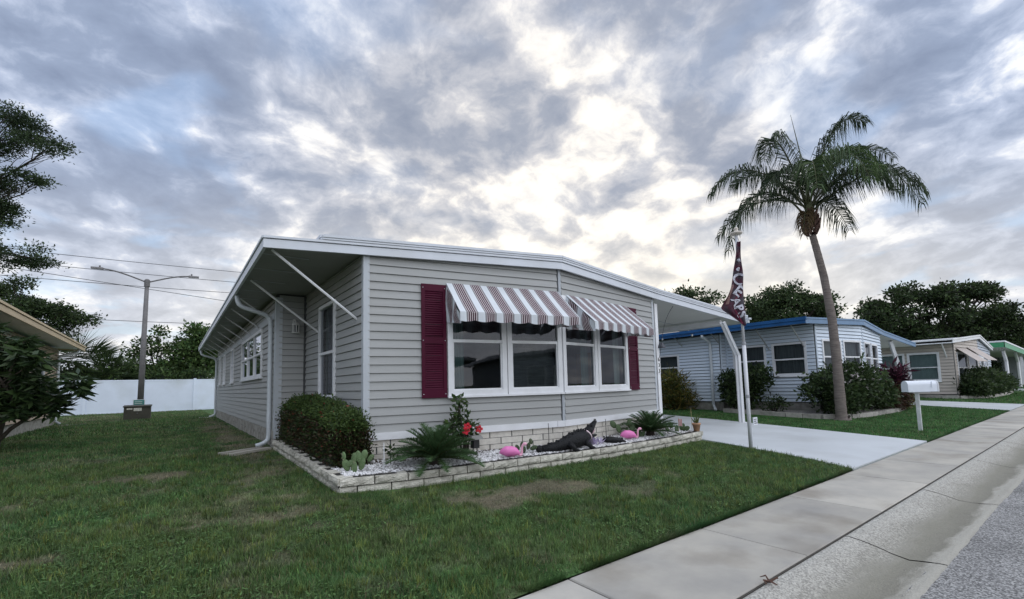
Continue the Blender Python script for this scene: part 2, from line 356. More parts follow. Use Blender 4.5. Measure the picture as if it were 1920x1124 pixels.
    mx = N.new('ShaderNodeMix'); mx.data_type = 'RGBA'; mx.blend_type = 'MULTIPLY'; mx.inputs[0].default_value = 1; L.new(a.outputs['Color'], mx.inputs[6]); L.new(r2.outputs[0], mx.inputs[7])
    L.new(mx.outputs[2], b.inputs['Base Color']); b.inputs['Roughness'].default_value = .95; b.inputs['Specular IOR Level'].default_value = .1
    bp = N.new('ShaderNodeBump'); bp.inputs['Strength'].default_value = .8; bp.inputs['Distance'].default_value = .03; L.new(n.outputs[0], bp.inputs['Height']); L.new(bp.outputs[0], b.inputs['Normal'])
    MC['thatch'] = m_
mk_special()

# ------------------------------------------------------------ numpy value noise for lawn patches
_tab = np.random.default_rng(5).random((64, 64))
def vnoise(x, y, s):
    x = np.asarray(x)*s; y = np.asarray(y)*s
    xi = np.floor(x).astype(int); yi = np.floor(y).astype(int); fx = x-xi; fy = y-yi
    fx = fx*fx*(3-2*fx); fy = fy*fy*(3-2*fy); t = lambda i, j: _tab[i % 64, j % 64]
    return (t(xi, yi)*(1-fx)+t(xi+1, yi)*fx)*(1-fy)+(t(xi, yi+1)*(1-fx)+t(xi+1, yi+1)*fx)*fy
def fbm(x, y, s): return (vnoise(x, y, s)*.5+vnoise(x+17, y+5, s*2.1)*.3+vnoise(x+3, y+31, s*4.3)*.2)
# worn patches of the lawn: x, y, rx, ry, strength
DRY = [(3.6, 4.35, .6, .3, .9), (2.75, 4.5, .4, .35, .8), (4.7, 3.75, .45, .25, .55), (-.45, 8.3, .7, .25, .95), (-1.3, 7.4, .5, .16, .5),
       (1.2, 7.6, .35, 1.0, .5), (.9, 5.6, .5, .5, .35), (-1.2, 5.15, .45, .13, .7), (1.2, 16, .35, 5.5, .9), (1.2, 10.6, .4, 1.4, .8), (.55, 3.9, .35, .2, .5),
       (7.2, 4.55, .6, .25, .35), (-2.6, 30, 1.8, 4, .5), (1.2, 4.6, .5, .25, .45), (-3.2, 36.4, 2.4, .6, 1.0), (.2, 4.4, .4, .2, .4)]
def dryness(x, y):
    d = np.zeros_like(np.asarray(x, float))
    w = fbm(x, y, 1.7); w2 = fbm(x+2, y+8, 7.)
    for a, b, rx, ry, s in DRY:
        q = ((x-a)/rx)**2+((y-b)/ry)**2
        d = np.maximum(d, s*np.clip(.95-q*.55+(w-.5)*3.6+(w2-.5)*1.6, 0, 1))
    return np.clip(d+np.clip((fbm(x+40, y+9, .9)-.62)*3, 0, .4)+np.clip((fbm(x+11, y+52, 3.3)-.58)*3, 0, .35), 0, 1)
def lawncol(x, y):
    x = np.asarray(x, float); y = np.asarray(y, float)
    n = fbm(x, y, .8)[..., None]; n2 = fbm(x+9, y-4, 2.6)[..., None]
    g1 = np.array([.078, .140, .044]); g2 = np.array([.044, .114, .042]); g3 = np.array([.150, .172, .078])
    c = g1*(1-n)+g2*n; c = c*(1-.5*np.clip((n2-.45)*3, 0, 1))+g3*.5*np.clip((n2-.45)*3, 0, 1)
    far = np.clip((x[..., None]-8)/4, 0, 1)          # well kept lawn on the far side of the drive
    c = c*(1-far*.75)+np.array([.044, .120, .034])*far*.75
    d = dryness(x, y)[..., None]*(1-far*.9)
    c = c*(.42+1.35*fbm(x+7, y+3, 4.5)[..., None])
    d = d*.8
    return c*(1-d)+np.array([.22, .18, .135])*d*(.6+.7*n2)

# ground sheet to the horizon, then the lawn sheet of this street
gnd = MB().add([(-900, -900, -.2), (900, -900, -.2), (900, 900, -.2), (-900, 900, -.2)], [(0, 1, 2, 3)]).build('ground', mk('far_ground', (.06, .085, .035), .95, .3, .3))
tag(gnd, kind='structure')
def axis(segs):
    out = []
    for a, b, st in segs: out += list(np.arange(a, b, st))
    return np.array(out+[segs[-1][1]])
xs = axis([(-60, -8, 2), (-8, 15, .12), (15, 60, .5), (60, 200, 5)]); ys = axis([(2.425, 12, .12), (12, 40, .5), (40, 120, 4)])
GX, GY = np.meshgrid(xs, ys); GZ = zg(GY)+.012*(fbm(GX, GY, .9)-.5)*np.clip((GY-2.6)*2, 0, 1)
V = np.stack([GX, GY, GZ], -1).reshape(-1, 3); nx = len(xs); ny = len(ys)
ii = (np.arange(ny-1)[:, None]*nx+np.arange(nx-1)[None]).ravel()
F = np.stack([ii, ii+1, ii+nx+1, ii+nx], 1)
lawn = link('lawn', np_mesh('lawn', V, F, MC['thatch'], colr=lawncol(GX, GY).reshape(-1, 3)*.8)); tag(lawn, kind='structure')

# sidewalk: slabs between dark joints
sw = MB().box(-40, 160, 1.53, 2.424, -.15, -.012).build('sidewalk', mk('joint_dirt', (.055, .05, .042), .95, .2, 20), None, loc=(0, 2, -.15)); tag(sw, kind='structure')
cuts = [-40, -30, -20, -12, -6.6, -4.8, -2.7, -1.15, .45, 2.25, 3.92, 5.72, 7.55, 9.25, 10.92]+[10.92+1.72*k for k in range(1, 16)]+[45, 60, 90, 160]
for a, b in zip(cuts[:-1], cuts[1:]):
    dz = random.uniform(-.003, .003); e = .006
    mb = MB(); x0, x1, y0, y1 = a+e, b-e, 1.545, 2.415; z1 = .0+dz; bv = .008
    mb.add([(x0, y0, -.1), (x1, y0, -.1), (x1, y1, -.1), (x0, y1, -.1), (x0, y0, z1-bv), (x1, y0, z1-bv), (x1, y1, z1-bv), (x0, y1, z1-bv),
            (x0+bv, y0+bv, z1), (x1-bv, y0+bv, z1), (x1-bv, y1-bv, z1), (x0+bv, y1-bv, z1)],
           [(0, 1, 5, 4), (1, 2, 6, 5), (2, 3, 7, 6), (3, 0, 4, 7), (4, 5, 9, 8), (5, 6, 10, 9), (6, 7, 11, 10), (7, 4, 8, 11), (8, 9, 10, 11)])
    mb.build('slab', M_CONC, sw)
# road and gutter
road = MB().add([(-200, -5.5, -.07), (200, -5.5, -.07), (200, .96, -.066), (-200, .96, -.066)], [(0, 1, 2, 3)]).build('road', MC['asphalt'], None, loc=(0, -2, -.07)); tag(road, kind='structure')
verge = MB().add([(-200, -60, -.02), (200, -60, -.02), (200, -5.5, -.05), (-200, -5.5, -.05)], [(0, 1, 2, 3)]).build('verge', mk('far_ground', (.06, .085, .035)), None, loc=(0, -30, -.06)); tag(verge, kind='structure')
gut = MB().box(-60, 160, .9, 1.535, -.25, -.13).build('gutter', mk('joint_dirt', (.05, .05, .045)), None, loc=(0, 1.2, -.25)); tag(gut, kind='structure')
prof = [(1.526, -.02), (1.515, -.004), (1.49, .0), (1.40, -.012), (1.30, -.035), (1.20, -.062), (1.10, -.078), (1.0, -.072), (.93, -.058), (.89, -.057), (.87, -.10)]
gc = [-60, -20, -8, -4.5, -1.4, 1.6, 4.62, 7.1, 10.1, 13.1, 16.1, 19.1, 22.1, 25, 28, 31, 34, 40, 60, 160]
for a, b in zip(gc[:-1], gc[1:]):
    mb = MB(); n = max(2, min(40, int((b-a)/.09))); e = .009
    for i in range(n+1):
        x = a+e+(b-a-2*e)*i/n
        for k, (y, z) in enumerate(prof):
            jz = .012*(vnoise(x, y, 9.)-.5)+.010*(vnoise(x+5, y, 31.)-.5)
            jy = .03*(vnoise(x, 3., .9)-.5)+.014*(vnoise(x, 7., 9.)-.5) if k >= len(prof)-3 else 0
            mb.v.append((x, y+jy, z+(jz if 1 < k < 8 else 0)))
    P = len(prof)
    for i in range(n):
        for k in range(P-1): mb.f.append((i*P+k, i*P+k+1, (i+1)*P+k+1, (i+1)*P+k))
    mb.build('gutter_section', MC['gutter'], gut, smooth=True)

# driveways
def drape(poly_rows, name, mat, dz, n=24):
    """rows of (xl, xr, y)"""
    mb = MB()
    for i, (xl, xr, y) in enumerate(poly_rows):
        z = zgf(y)+dz; mb.v += [(xl, y, z), (xr, y, z)]
        if i: b = 2*i; mb.f.append((b-2, b-1, b+1, b))
    b = 0
    n_ = len(poly_rows)
    # skirts so the slab has an edge
    for i in range(n_):
        (xl, xr, y) = poly_rows[i]; z = zgf(y)-.1; mb.v += [(xl, y, z), (xr, y, z)]
    o = 2*n_
    for i in range(n_-1):
        mb.f.append((2*i, 2*i+2, o+2*i+2, o+2*i)); mb.f.append((2*i+1, o+2*i+1, o+2*i+3, 2*i+3))
    mb.f.append((0, 1, o+1, o))
    return tag(mb.build(name, mat), kind='structure')
def lerp(a, b, t): return a+(b-a)*t
rows = []
for i in range(31):
    y = 2.43+i*.6
    t = min((y-2.43)/3.0, 1)
    xl = lerp(7.92, 8.95, t**.75) if y < 5.6 else 9.0
    rows.append((xl, lerp(12.14, 13.45, min((y-2.43)/7.5, 1)), y))
drape(rows, 'driveway', M_DRIVE, .022)
rows = [(lerp(23.55, 24.6, min((2.43+i*.6-2.43)/3, 1)), 28.2, 2.43+i*.6) for i in range(30)]
drape(rows, 'driveway', M_PAVE2, .022)
rows = [(45.5, 51, 2.43+i*.8) for i in range(20)]
drape(rows, 'driveway', M_PAVE2, .022)

# ------------------------------------------------------------ grass blades (uncountable)
def inside_excl(x, y):
    e = np.zeros(len(x), bool)
    e |= (x > 7.92+1.03*np.clip((y-2.43)/3.0, 0, 1)**.75) & (x < 12.14+1.3*np.clip((y-2.43)/7.5, 0, 1))
    e |= (x > 1.58) & (x < 9.0) & (y > 5.30+.35*np.clip((2.3-x)/.7, 0, 1)) 
    e |= (x > 23.55+1.05*np.clip((y-2.43)/3, 0, 1)) & (x < 28.2)
    e |= (x > 15.2) & (x < 23.6) & (y > 5.0)
    e |= (x < -3.7) & (y < 26)
    return e
def blades(n, x0, x1, y0, y1, hmin, hmax, wid, dens_fn=None):
    x = RNG.uniform(x0, x1, n); y = RNG.uniform(y0, y1, n)
    k = ~inside_excl(x, y); x = x[k]; y = y[k]
    d = dryness(x, y)*(1-np.clip((x-8)/4, 0, 1)*.9); k = RNG.random(len(x)) > d*.72; x = x[k]; y = y[k]; d = d[k]
    n = len(x)
    h = RNG.uniform(hmin, hmax, n)*(.65+.8*fbm(x, y, 1.3))*(1-.4*d); w = wid*RNG.uniform(.6, 1.3, n)
    az = RNG.uniform(0, 2*np.pi, n); ln = RNG.uniform(.15, 1.15, n); fa = az+RNG.uniform(-.6, .6, n)+np.pi/2
    z = zg(y)-.004
    dx = np.cos(az)*np.sin(ln)*h; dy = np.sin(az)*np.sin(ln)*h; dz = np.cos(ln)*h
    b = np.stack([x, y, z], 1); wv = np.stack([np.cos(fa)*w/2, np.sin(fa)*w/2, np.zeros(n)], 1)
    V = np.stack([b-wv, b+wv, b+np.stack([dx, dy, dz], 1)], 1).reshape(-1, 3)
    F = np.arange(3*n).reshape(-1, 3)
    c = lawncol(x, y)*RNG.uniform(.65, 1.45, (n, 1))
    st = (RNG.random(n) < .10)[:, None]; c = np.where(st, np.array([.20, .18, .10])*RNG.uniform(.6, 1.3, (n, 1)), c)
    lt = (RNG.random(n) < .12)[:, None]; c = np.where(lt & ~st, c*np.array([1.7, 1.6, 1.3]), c)
    C = np.repeat(c, 3, 0)
    return V, F, C
def merge(parts):
    Vs, Fs, Cs = [], [], []; o = 0
    for v, f, c in parts: Vs.append(v); Fs.append(f+o); Cs.append(c); o += len(v)
    return np.concatenate(Vs), np.concatenate(Fs), np.concatenate(Cs)
bl = merge([blades(230000, -1.6, 8.8, 2.44, 6.0, .030, .062, .0075), blades(90000, -4.5, 1.8, 3.6, 9.5, .035, .065, .0095), blades(90000, -5.5, 1.7, 9.0, 17, .04, .075, .015),
            blades(50000, -5, 1.7, 17, 37, .05, .09, .028), blades(90000, 11.5, 24.5, 2.44, 9.0, .035, .06, .014), blades(14000, 13, 17, 8, 20, .05, .08, .02), blades(26000, 27, 48, 2.44, 6.5, .05, .08, .026), blades(20000, 1.45, 2.1, 4.9, 5.65, .03, .07, .008)])
def weeds(n, x0, x1, y0, y1):
    x = RNG.uniform(x0, x1, n); y = RNG.uniform(y0, y1, n); k = (fbm(x+3, y+70, 1.1) > .53) & ~inside_excl(x, y); x = x[k]; y = y[k]; n = len(x)
    az = RNG.uniform(0, 6.28, n); r = RNG.uniform(.010, .022, n); z = zg(y)+RNG.uniform(.02, .05, n); t = RNG.uniform(-.3, .5, n)*r
    d = np.stack([np.cos(az)*r, np.sin(az)*r, t], 1); s_ = np.stack([-np.sin(az)*r*.42, np.cos(az)*r*.42, np.zeros(n)], 1); b = np.stack([x, y, z], 1)
    V = np.stack([b-d, b+s_, b+d, b-d, b+d, b-s_], 1).reshape(-1, 3); F = np.arange(6*n).reshape(-1, 3)
    return V, F, np.repeat(np.array([[.085, .155, .048]])*RNG.uniform(.45, 1.5, (n, 1)), 6, 0)
def edge(n, x0, x1):
    x = RNG.uniform(x0, x1, n); k = ~((x > 7.9) & (x < 12.2)) & (fbm(x, x*0, 2.2) > .32); x = x[k]; n = len(x); y = 2.43+RNG.uniform(-.006, .03, n)
    h = RNG.uniform(.03, .075, n)*(.5+fbm(x, x*0+4, 3.)); az = RNG.uniform(-2.6, -.5, n); ln = RNG.uniform(.3, 1.35, n); w = .006
    b = np.stack([x, y, zg(y)], 1); tip = b+np.stack([np.cos(az)*np.sin(ln)*h, np.sin(az)*np.sin(ln)*h, np.cos(ln)*h], 1); wv = np.array([[w/2, 0, 0]])
    V = np.stack([b-wv, b+wv, tip], 1).reshape(-1, 3); return V, np.arange(3*n).reshape(-1, 3), np.repeat(lawncol(x, y)*RNG.uniform(.6, 1.4, (n, 1)), 3, 0)
def tufts(nc, x0, x1, y0, y1, m=14):
    cx = RNG.uniform(x0, x1, nc); cy = RNG.uniform(y0, y1, nc); k = ~inside_excl(cx, cy) & (dryness(cx, cy) < .5); cx = cx[k]; cy = cy[k]
    x = np.repeat(cx, m)+RNG.normal(size=len(cx)*m)*.022; y = np.maximum(np.repeat(cy, m)+RNG.normal(size=len(cx)*m)*.022, 2.44); n = len(x)
    h = np.repeat(RNG.uniform(.05, .10, len(cx)), m)*RNG.uniform(.6, 1.1, n); az = RNG.uniform(0, 6.28, n); ln = RNG.uniform(.1, .9, n); fa = az+1.57; w = RNG.uniform(.005, .009, n)
    b = np.stack([x, y, zg(y)], 1); wv = np.stack([np.cos(fa)*w/2, np.sin(fa)*w/2, 0*w], 1); tip = b+np.stack([np.cos(az)*np.sin(ln)*h, np.sin(az)*np.sin(ln)*h, np.cos(ln)*h], 1)
    V = np.stack([b-wv, b+wv, tip], 1).reshape(-1, 3); c = np.repeat(np.array([[.10, .16, .05]])*RNG.uniform(.5, 1.5, (len(cx), 1))*np.where(RNG.random((len(cx), 1)) < .2, np.array([[1.5, 1.15, .9]]), 1.), m, 0)*RNG.uniform(.7, 1.3, (n, 1))
    return V, np.arange(3*n).reshape(-1, 3), np.repeat(c, 3, 0)
bl = merge([bl, tufts(5200, -1.6, 8.6, 2.45, 5.6), tufts(3600, -4.5, 1.6, 3.6, 10), weeds(26000, -1.6, 8.6, 2.46, 5.2), weeds(15000, -4, 1.5, 3.5, 9), edge(16000, 1.2, 9), edge(6000, 12, 24)])
M_GRASS = mk_leaf('grass_blade', .25, .6)
gr = link('grass', np_mesh('grass', *bl[:2], M_GRASS, colr=bl[2]))
tag(gr, 'mown green lawn grass with worn brown patches', 'grass', kind='stuff')
# ------------------------------------------------------------ building kit
class Wall:
    """vertical wall from P0 to P1 (xy), outward side to the right of travel"""
    def __init__(s, P0, P1):
        s.a = Vector((P0[0], P0[1], 0)); s.b = Vector((P1[0], P1[1], 0)); d = s.b-s.a; s.L = d.length; s.t = d/s.L
        s.n = Vector((s.t.y, -s.t.x, 0))
    def p(s, u, z, o=0.): q = s.a+s.t*u+s.n*o; return Vector((q.x, q.y, z))
    def u_of_x(s, x): return (x-s.a.x)/s.t.x
    def u_of_y(s, y): return (y-s.a.y)/s.t.y
    def slab(s, mb, u0, u1, z0, z1, o0, o1, z0b=None, z1b=None):
        """box on the wall between offsets o0 (inner) and o1 (outer); optional other heights at u1"""
        zb0 = z0 if z0b is None else z0b; zb1 = z1 if z1b is None else z1b
        return mb.hexa([s.p(u0, z0, o1), s.p(u1, zb0, o1), s.p(u1, zb0, o0), s.p(u0, z0, o0), s.p(u0, z1, o1), s.p(u1, zb1, o1), s.p(u1, zb1, o0), s.p(u0, z1, o0)])
def backing(w, holes, z0, ztop, mb, o0=-.12, o1=0.):
    """wall body with real openings; ztop(u)"""
    us = sorted({0., w.L} | {h[0] for h in holes} | {h[1] for h in holes})
    for a, b in zip(us[:-1], us[1:]):
        mid = (a+b)/2; zz = [z0]; hs = sorted([h for h in holes if h[0] < mid < h[1]], key=lambda h: h[2])
        cur = z0
        for h in hs:
            w.slab(mb, a, b, cur, h[2], o0, o1); cur = h[3]
        w.slab(mb, a, b, cur, ztop(a), o0, o1, None, ztop(b))
def siding(w, parent, mat, holes, z0, ztop, row=.126, trim=0.05, name='siding_board', joined=False, lip=.021, gap=.006):
    n = int(math.ceil((max(ztop(0), ztop(w.L))-z0)/row)); allmb = MB()
    for i in range(n):
        za = z0+i*row; zb = za+row
        us = sorted({trim, w.L-trim} | {min(max(q, trim), w.L-trim) for h in holes for q in h[:2]})
        run = None; segs = []
        for a, b in zip(us[:-1], us[1:]):
            if b-a < .01: continue
            mid = (a+b)/2; pieces = [(za, min(zb, ztop(mid)))]
            for h in holes:
                if h[0] < mid < h[1]:
                    new = []
                    for p, q in pieces:
                        if h[2] > p: new.append((p, min(q, h[2])))
                        if h[3] < q: new.append((max(p, h[3]), q))
                    pieces = new
            for p, q in pieces:
                if q-p > .015: segs.append([a, b, p, q])
        merged = []
        for sgm in segs:
            if merged and abs(merged[-1][1]-sgm[0]) < 1e-6 and abs(merged[-1][2]-sgm[2]) < 1e-4 and abs(merged[-1][3]-sgm[3]) < .03: merged[-1][1] = sgm[1]
            else: merged.append(sgm)
        for a, b, p, q in merged:
            f = lambda z: .003+lip*(1-(z-za)/row)
            mb = allmb if joined else MB()
            mb.hexa([w.p(a, p, f(p)), w.p(b, p, f(p)), w.p(b, p, .0005), w.p(a, p, .0005), w.p(a, q-gap, f(q)), w.p(b, q-gap, f(q)), w.p(b, q-gap, .0005), w.p(a, q-gap, .0005)])
            if not joined: mb.build(name, mat, parent)
    if joined:
        o = allmb.build('siding', mat, parent); o['kind'] = 'stuff'
def window(w, parent, u0, u1, z0, z1, fr=.07, rail=.5, mat=None, curtain=None, depth=.05, glass=None, cols=1, inner=True):
    mat = mat or M_WHITE; glass = glass or M_GLASS
    mb = MB()
    for a, b, c, d in ((u0, u1, z0, z0+fr*1.15), (u0, u1, z1-fr, z1), (u0, u0+fr, z0+fr*1.15, z1-fr), (u1-fr, u1, z0+fr*1.15, z1-fr)):
        w.slab(mb, a, b, c, d, -.03, depth)
    w.slab(mb, u0-.012, u1+.012, z0-.02, z0+.012, .0, depth+.03)
    o = mb.build('window', mat, parent)
    ia, ib, za, zb = u0+fr, u1-fr, z0+fr*1.15, z1-fr
    cw = (ib-ia)/cols
    for k in range(cols):
        a = ia+k*cw; b = a+cw
        if k:
            w.slab(MBm := MB(), a-.02, a+.02, za, zb, -.02, depth-.008); MBm.build('mullion', mat, o); a += .02
        if k < cols-1: b -= .02
        zr = za+(zb-za)*rail
        mbr = MB(); w.slab(mbr, a, b, zr-.025, zr+.025, -.02, depth-.012); mbr.build('meeting_rail', mat, o)
        st = .022
        mbs = MB()
        for (c, d, e, f) in ((a, a+st, za, zr-.025), (b-st, b, za, zr-.025), (a+st, b-st, za, za+st)): w.slab(mbs, c, d, e, f, -.02, depth-.022)
        mbs.build('sash', mat, o)
        for (c, d) in ((za+st, zr-.025), (zr+.025, zb)):
            g = MB(); off = .006 if c < zr else .012
            g.add([w.p(a, c, off), w.p(b, c, off), w.p(b, d, off), w.p(a, d, off)], [(0, 1, 2, 3)]); g.build('pane', glass, o)
    if curtain:
        for (c0, c1, off, cm) in curtain:
            mbc = MB(); n = 16; A = ia+(ib-ia)*c0; B = ia+(ib-ia)*c1
            for i in range(n+1):
                u = A+(B-A)*i/n; q = off+.018*math.sin(i*2.1)
                mbc.v += [tuple(w.p(u, za-.04, q)), tuple(w.p(u, zb+.04, q))]
                if i: k = 2*i; mbc.f.append((k-2, k, k+1, k-1))
            mbc.build('curtain', cm, o, smooth=True)
    return o
def brace(parent, a, b, mat=None, r=.016): return MB().tube([a, b], r, 6).build('brace', mat or M_WHITE, parent)
def edge_boards(parent, pts, mats, name='fascia', profile=((0, .125, .0), (.142, .175, .016))):
    """boards along an eave polyline (pts = bottom edge), each profile entry (z0,z1,outward offset)"""
    for z0, z1, of in profile:
        mb = MB()
        for k in range(len(pts)-1):
            a = Vector(pts[k]); b = Vector(pts[k+1]); d = (b-a); t = Vector((d.x, d.y, 0)).normalized(); nn = Vector((t.y, -t.x, 0))
            A0 = a+Vector((0, 0, z0)); B0 = b+Vector((0, 0, z0)); h = Vector((0, 0, z1-z0))
            ex = t*of
            A = A0-ex*(k == 0); B = B0+ex*(k == len(pts)-2)
            mb.hexa([A+nn*of, B+nn*of, B-nn*.04, A-nn*.04, A+nn*of+h, B+nn*of+h, B-nn*.04+h, A-nn*.04+h])
        mb.build(name, mats, parent)

# ------------------------------------------------------------ the grey home
PA, PS, PB = (2.25, 6.64), (5.6, 6.0), (9.02, 6.48)
home = thing('manufactured_home', 'grey vinyl sided single storey home with maroon shutters and striped awnings', 'house', (5.6, 8.0, .15))
WL, WR = Wall(PA, PS), Wall(PS, PB)
WE = Wall((2.25, 10.3), PA)            # side of the front room, inside the covered corner
WB = Wall((1.68, 10.3), (2.25, 10.3))  # short return wall with the lantern
WM = Wall((1.68, 25.3), (1.68, 10.3))  # long side wall
WF = Wall(PB, (9.02, 25.3)); WK = Wall((9.02, 25.3), (1.68, 25.3))
def zt(z): return lambda u: z
ux = WL.u_of_x; rx = WR.u_of_x
topL = lambda u: 3.34+.06*u/WL.L+.05; topR = lambda u: 3.45-.13*u/WR.L
winL = [(ux(3.50), ux(4.515), 1.19, 2.96), (ux(4.53), ux(5.592), 1.19, 2.96)]
winR = [(rx(5.608), rx(6.66), 1.19, 2.96), (rx(6.675), rx(7.78), 1.19, 2.96)]
winE = [(WE.u_of_y(9.09), WE.u_of_y(8.05), 1.17, 2.92)]
um = WM.u_of_y
winM = [(um(15.8), um(11.95), 1.67, 2.82), (um(18.9), um(18.1), 1.67, 2.85), (um(21.9), um(21.1), 1.67, 2.85), (um(23.9), um(23.1), 1.67, 2.85)]
def mkwall(w, holes, z0, top, name, boards=True, sz0=None, trim=.05):
    mb = MB(); backing(w, holes, z0, top, mb); o = mb.build(name, M_GAPSHADE if boards else M_SIDING, home)
    if boards: siding(w, o, M_SIDING, holes, sz0, top, trim=trim)
    return o
mkwall(WL, winL, .1, topL, 'front_wall', True, .696); mkwall(WR, winR, .1, topR, 'front_wall', True, .696)
mkwall(WE, winE, .1, zt(3.36), 'entry_side_wall', True, .696); mkwall(WB, [], .1, zt(3.34), 'return_wall', True, .696)
mkwall(WM, winM, .1, zt(3.30), 'side_wall', True, .56)
mkwall(WF, [], .1, zt(3.2), 'carport_side_wall', False); mkwall(WK, [], .1, zt(3.3), 'rear_wall', False)
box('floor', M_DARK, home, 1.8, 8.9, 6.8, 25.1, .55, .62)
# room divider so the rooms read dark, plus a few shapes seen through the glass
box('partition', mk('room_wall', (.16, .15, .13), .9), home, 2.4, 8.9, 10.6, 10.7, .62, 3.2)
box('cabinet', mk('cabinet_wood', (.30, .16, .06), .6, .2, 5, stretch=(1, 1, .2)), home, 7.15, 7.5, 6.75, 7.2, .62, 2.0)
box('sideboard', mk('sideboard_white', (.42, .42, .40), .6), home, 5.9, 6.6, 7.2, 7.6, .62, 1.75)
G2 = mk('curtain_green', (.13, .20, .18), .9, .3, 9, stretch=(6, 6, .2)); G3 = mk('blind_dark', (.10, .105, .10), .8, .3, 40, stretch=(.1, .1, 1))
window(WL, home, *winL[0], fr=.085, rail=.5, curtain=[(-.02, .27, -.12, G2)])
window(WL, home, *winL[1], fr=.085, rail=.5, curtain=[(-.02, 1.02, -.16, G3)])
window(WR, home, *winR[0], fr=.085, rail=.5, curtain=[(.75, 1.0, -.14, G2)])
window(WR, home, *winR[1], fr=.085, rail=.5, curtain=[(.78, 1.0, -.14, M_CURT)])
window(WE, home, *winE[0], fr=.06, rail=.48, curtain=[(-.02, .1, -.10, M_CURT)])
window(WM, home, *winM[0], fr=.07, rail=.5, cols=3, glass=mk_glass('side_glass', (.3, .32, .34), 1.6))
for w_ in winM[1:]: window(WM, home, *w_, fr=.06, rail=.5, glass=mk_glass('side_glass'))
# corner posts and trims
def post(name, w, u0, u1, z0, z1, o0, o1, mat):
    mb = MB(); w.slab(mb, u0, u1, z0, z1, o0, o1); return mb.build(name, mat, home)
post('corner_trim', WL, -.01, .075, .70, 3.34, -.02, .022, M_TRIM); post('corner_trim', WE, WE.L-.07, WE.L+.022, .70, 3.34, -.02, .020, M_TRIM)
post('corner_trim', WR, WR.L-.07, WR.L+.01, .70, 3.27, -.02, .022, M_TRIM)
post('corner_trim', WM, WM.L-.10, WM.L+.014, .40, 3.28, -.02, .022, M_TRIM); post('corner_trim', WB, -.012, .11, .40, 3.28, -.02, .020, M_TRIM)
post('seam_trim', WL, WL.L-.022, WL.L+.0, .70, 1.17, -.02, .028, M_TRIM); post('seam_trim', WR, 0, .022, .70, 1.17, -.02, .028, M_TRIM)
post('seam_trim', WL, WL.L-.022, WL.L, 2.97, 3.42, -.02, .028, M_TRIM); post('seam_trim', WR, 0, .022, 2.97, 3.42, -.02, .028, M_TRIM)
post('base_trim', WL, -.04, WL.L*.955, .595, .70, -.02, .045, M_WHITE); post('base_trim', WL, WL.L*.957, WL.L+.01, .595, .70, -.02, .047, M_WHITE); post('base_trim', WR, .0, WR.L+.03, .595, .70, -.02, .045, M_WHITE)
post('base_trim', WE, 0, WE.L, .595, .70, -.02, .035, M_WHITE)
post('head_trim', WM, 0, WM.L-.1, 2.84, 2.98, -.01, .03, M_TRIM)
# brick skirting, course by course
sk = MB(); 
for w in (WL, WR, WE): w.slab(sk, 0, w.L, .0, .594, -.10, -.004)
sk = sk.build('skirting', M_MORTAR, home)
brk = {}
for w in (WL, WR):
    for r_ in range(4):
        z1 = .592-r_*.103; z0 = z1-.094; u = -(.2 if r_ % 2 else 0)-.02
        while u < w.L:
            a = max(u, -.012); b = min(u+.392, w.L+(.012 if w is WR else 0))
            if b-a > .03:
                mb = MB(); w.slab(mb, a+.006, b-.006, z0, z1, -.05, .012+random.uniform(-.003, .004)); mb.build('brick', M_BRICKW, sk)
            u += .40
mb = MB(); WM.slab(mb, 0, WM.L, .0, .555, -.1, -.002)
ss = mb.build('stone_skirting', M_MORTAR, home)
for r_ in range(3):
    u = 0
    while u < WM.L:
        l = random.uniform(.35, .6); z1 = .55-r_*.16
        mb = MB(); WM.slab(mb, u+.008, min(u+l, WM.L)-.008, max(z1-.15, 0), z1, -.05, .012+random.uniform(0, .018)); mb.build('stone', M_SKIRT, ss); u += l
# shutters
def shutter(w, u0, u1, z0, z1):
    mb = MB(); f = .055
    for a, b, c, d in ((u0, u1, z0, z0+.13), (u0, u1, z1-.11, z1), (u0, u0+f, z0+.13, z1-.11), (u1-f, u1, z0+.13, z1-.11), (u0+f, u1-f, (z0+z1)/2-.05, (z0+z1)/2+.05)):
        w.slab(mb, a, b, c, d, .02, .05)
    o = mb.build('shutter', M_SHUT, home)
    lv = MB(); n = 44; H = (z1-.11)-(z0+.13)
    for k in range(n):
        z = z0+.13+H*(k+.1)/n
        if abs(z-(z0+z1)/2) < .06: continue
        lv.hexa([w.p(u0+f, z, .045), w.p(u1-f, z, .045), w.p(u1-f, z, .022), w.p(u0+f, z, .022), w.p(u0+f, z+H/n*.85, .030), w.p(u1-f, z+H/n*.85, .030), w.p(u1-f, z+H/n*.85, .022), w.p(u0+f, z+H/n*.85, .022)])
    q = lv.build('louvres', M_SHUT, o); q['kind'] = 'stuff'
    mb = MB(); w.slab(mb, u0+f, u1-f, z0+.13, z1-.11, .018, .0215); mb.build('back_panel', M_SHUT, o)
    sc = MB()
    for zz in (z0+.06, (z0+z1)/2, z1-.06):
        for uu in (u0+.025, u1-.025): sc.ellipsoid(w.p(uu, zz, .051), (.007, .007, .007), 6, 4)
    sc.build('screws', M_WHITE, o)
shutter(WL, ux(3.085), ux(3.48), 1.18, 2.975); shutter(WR, rx(7.80), rx(8.20), 1.18, 2.965)
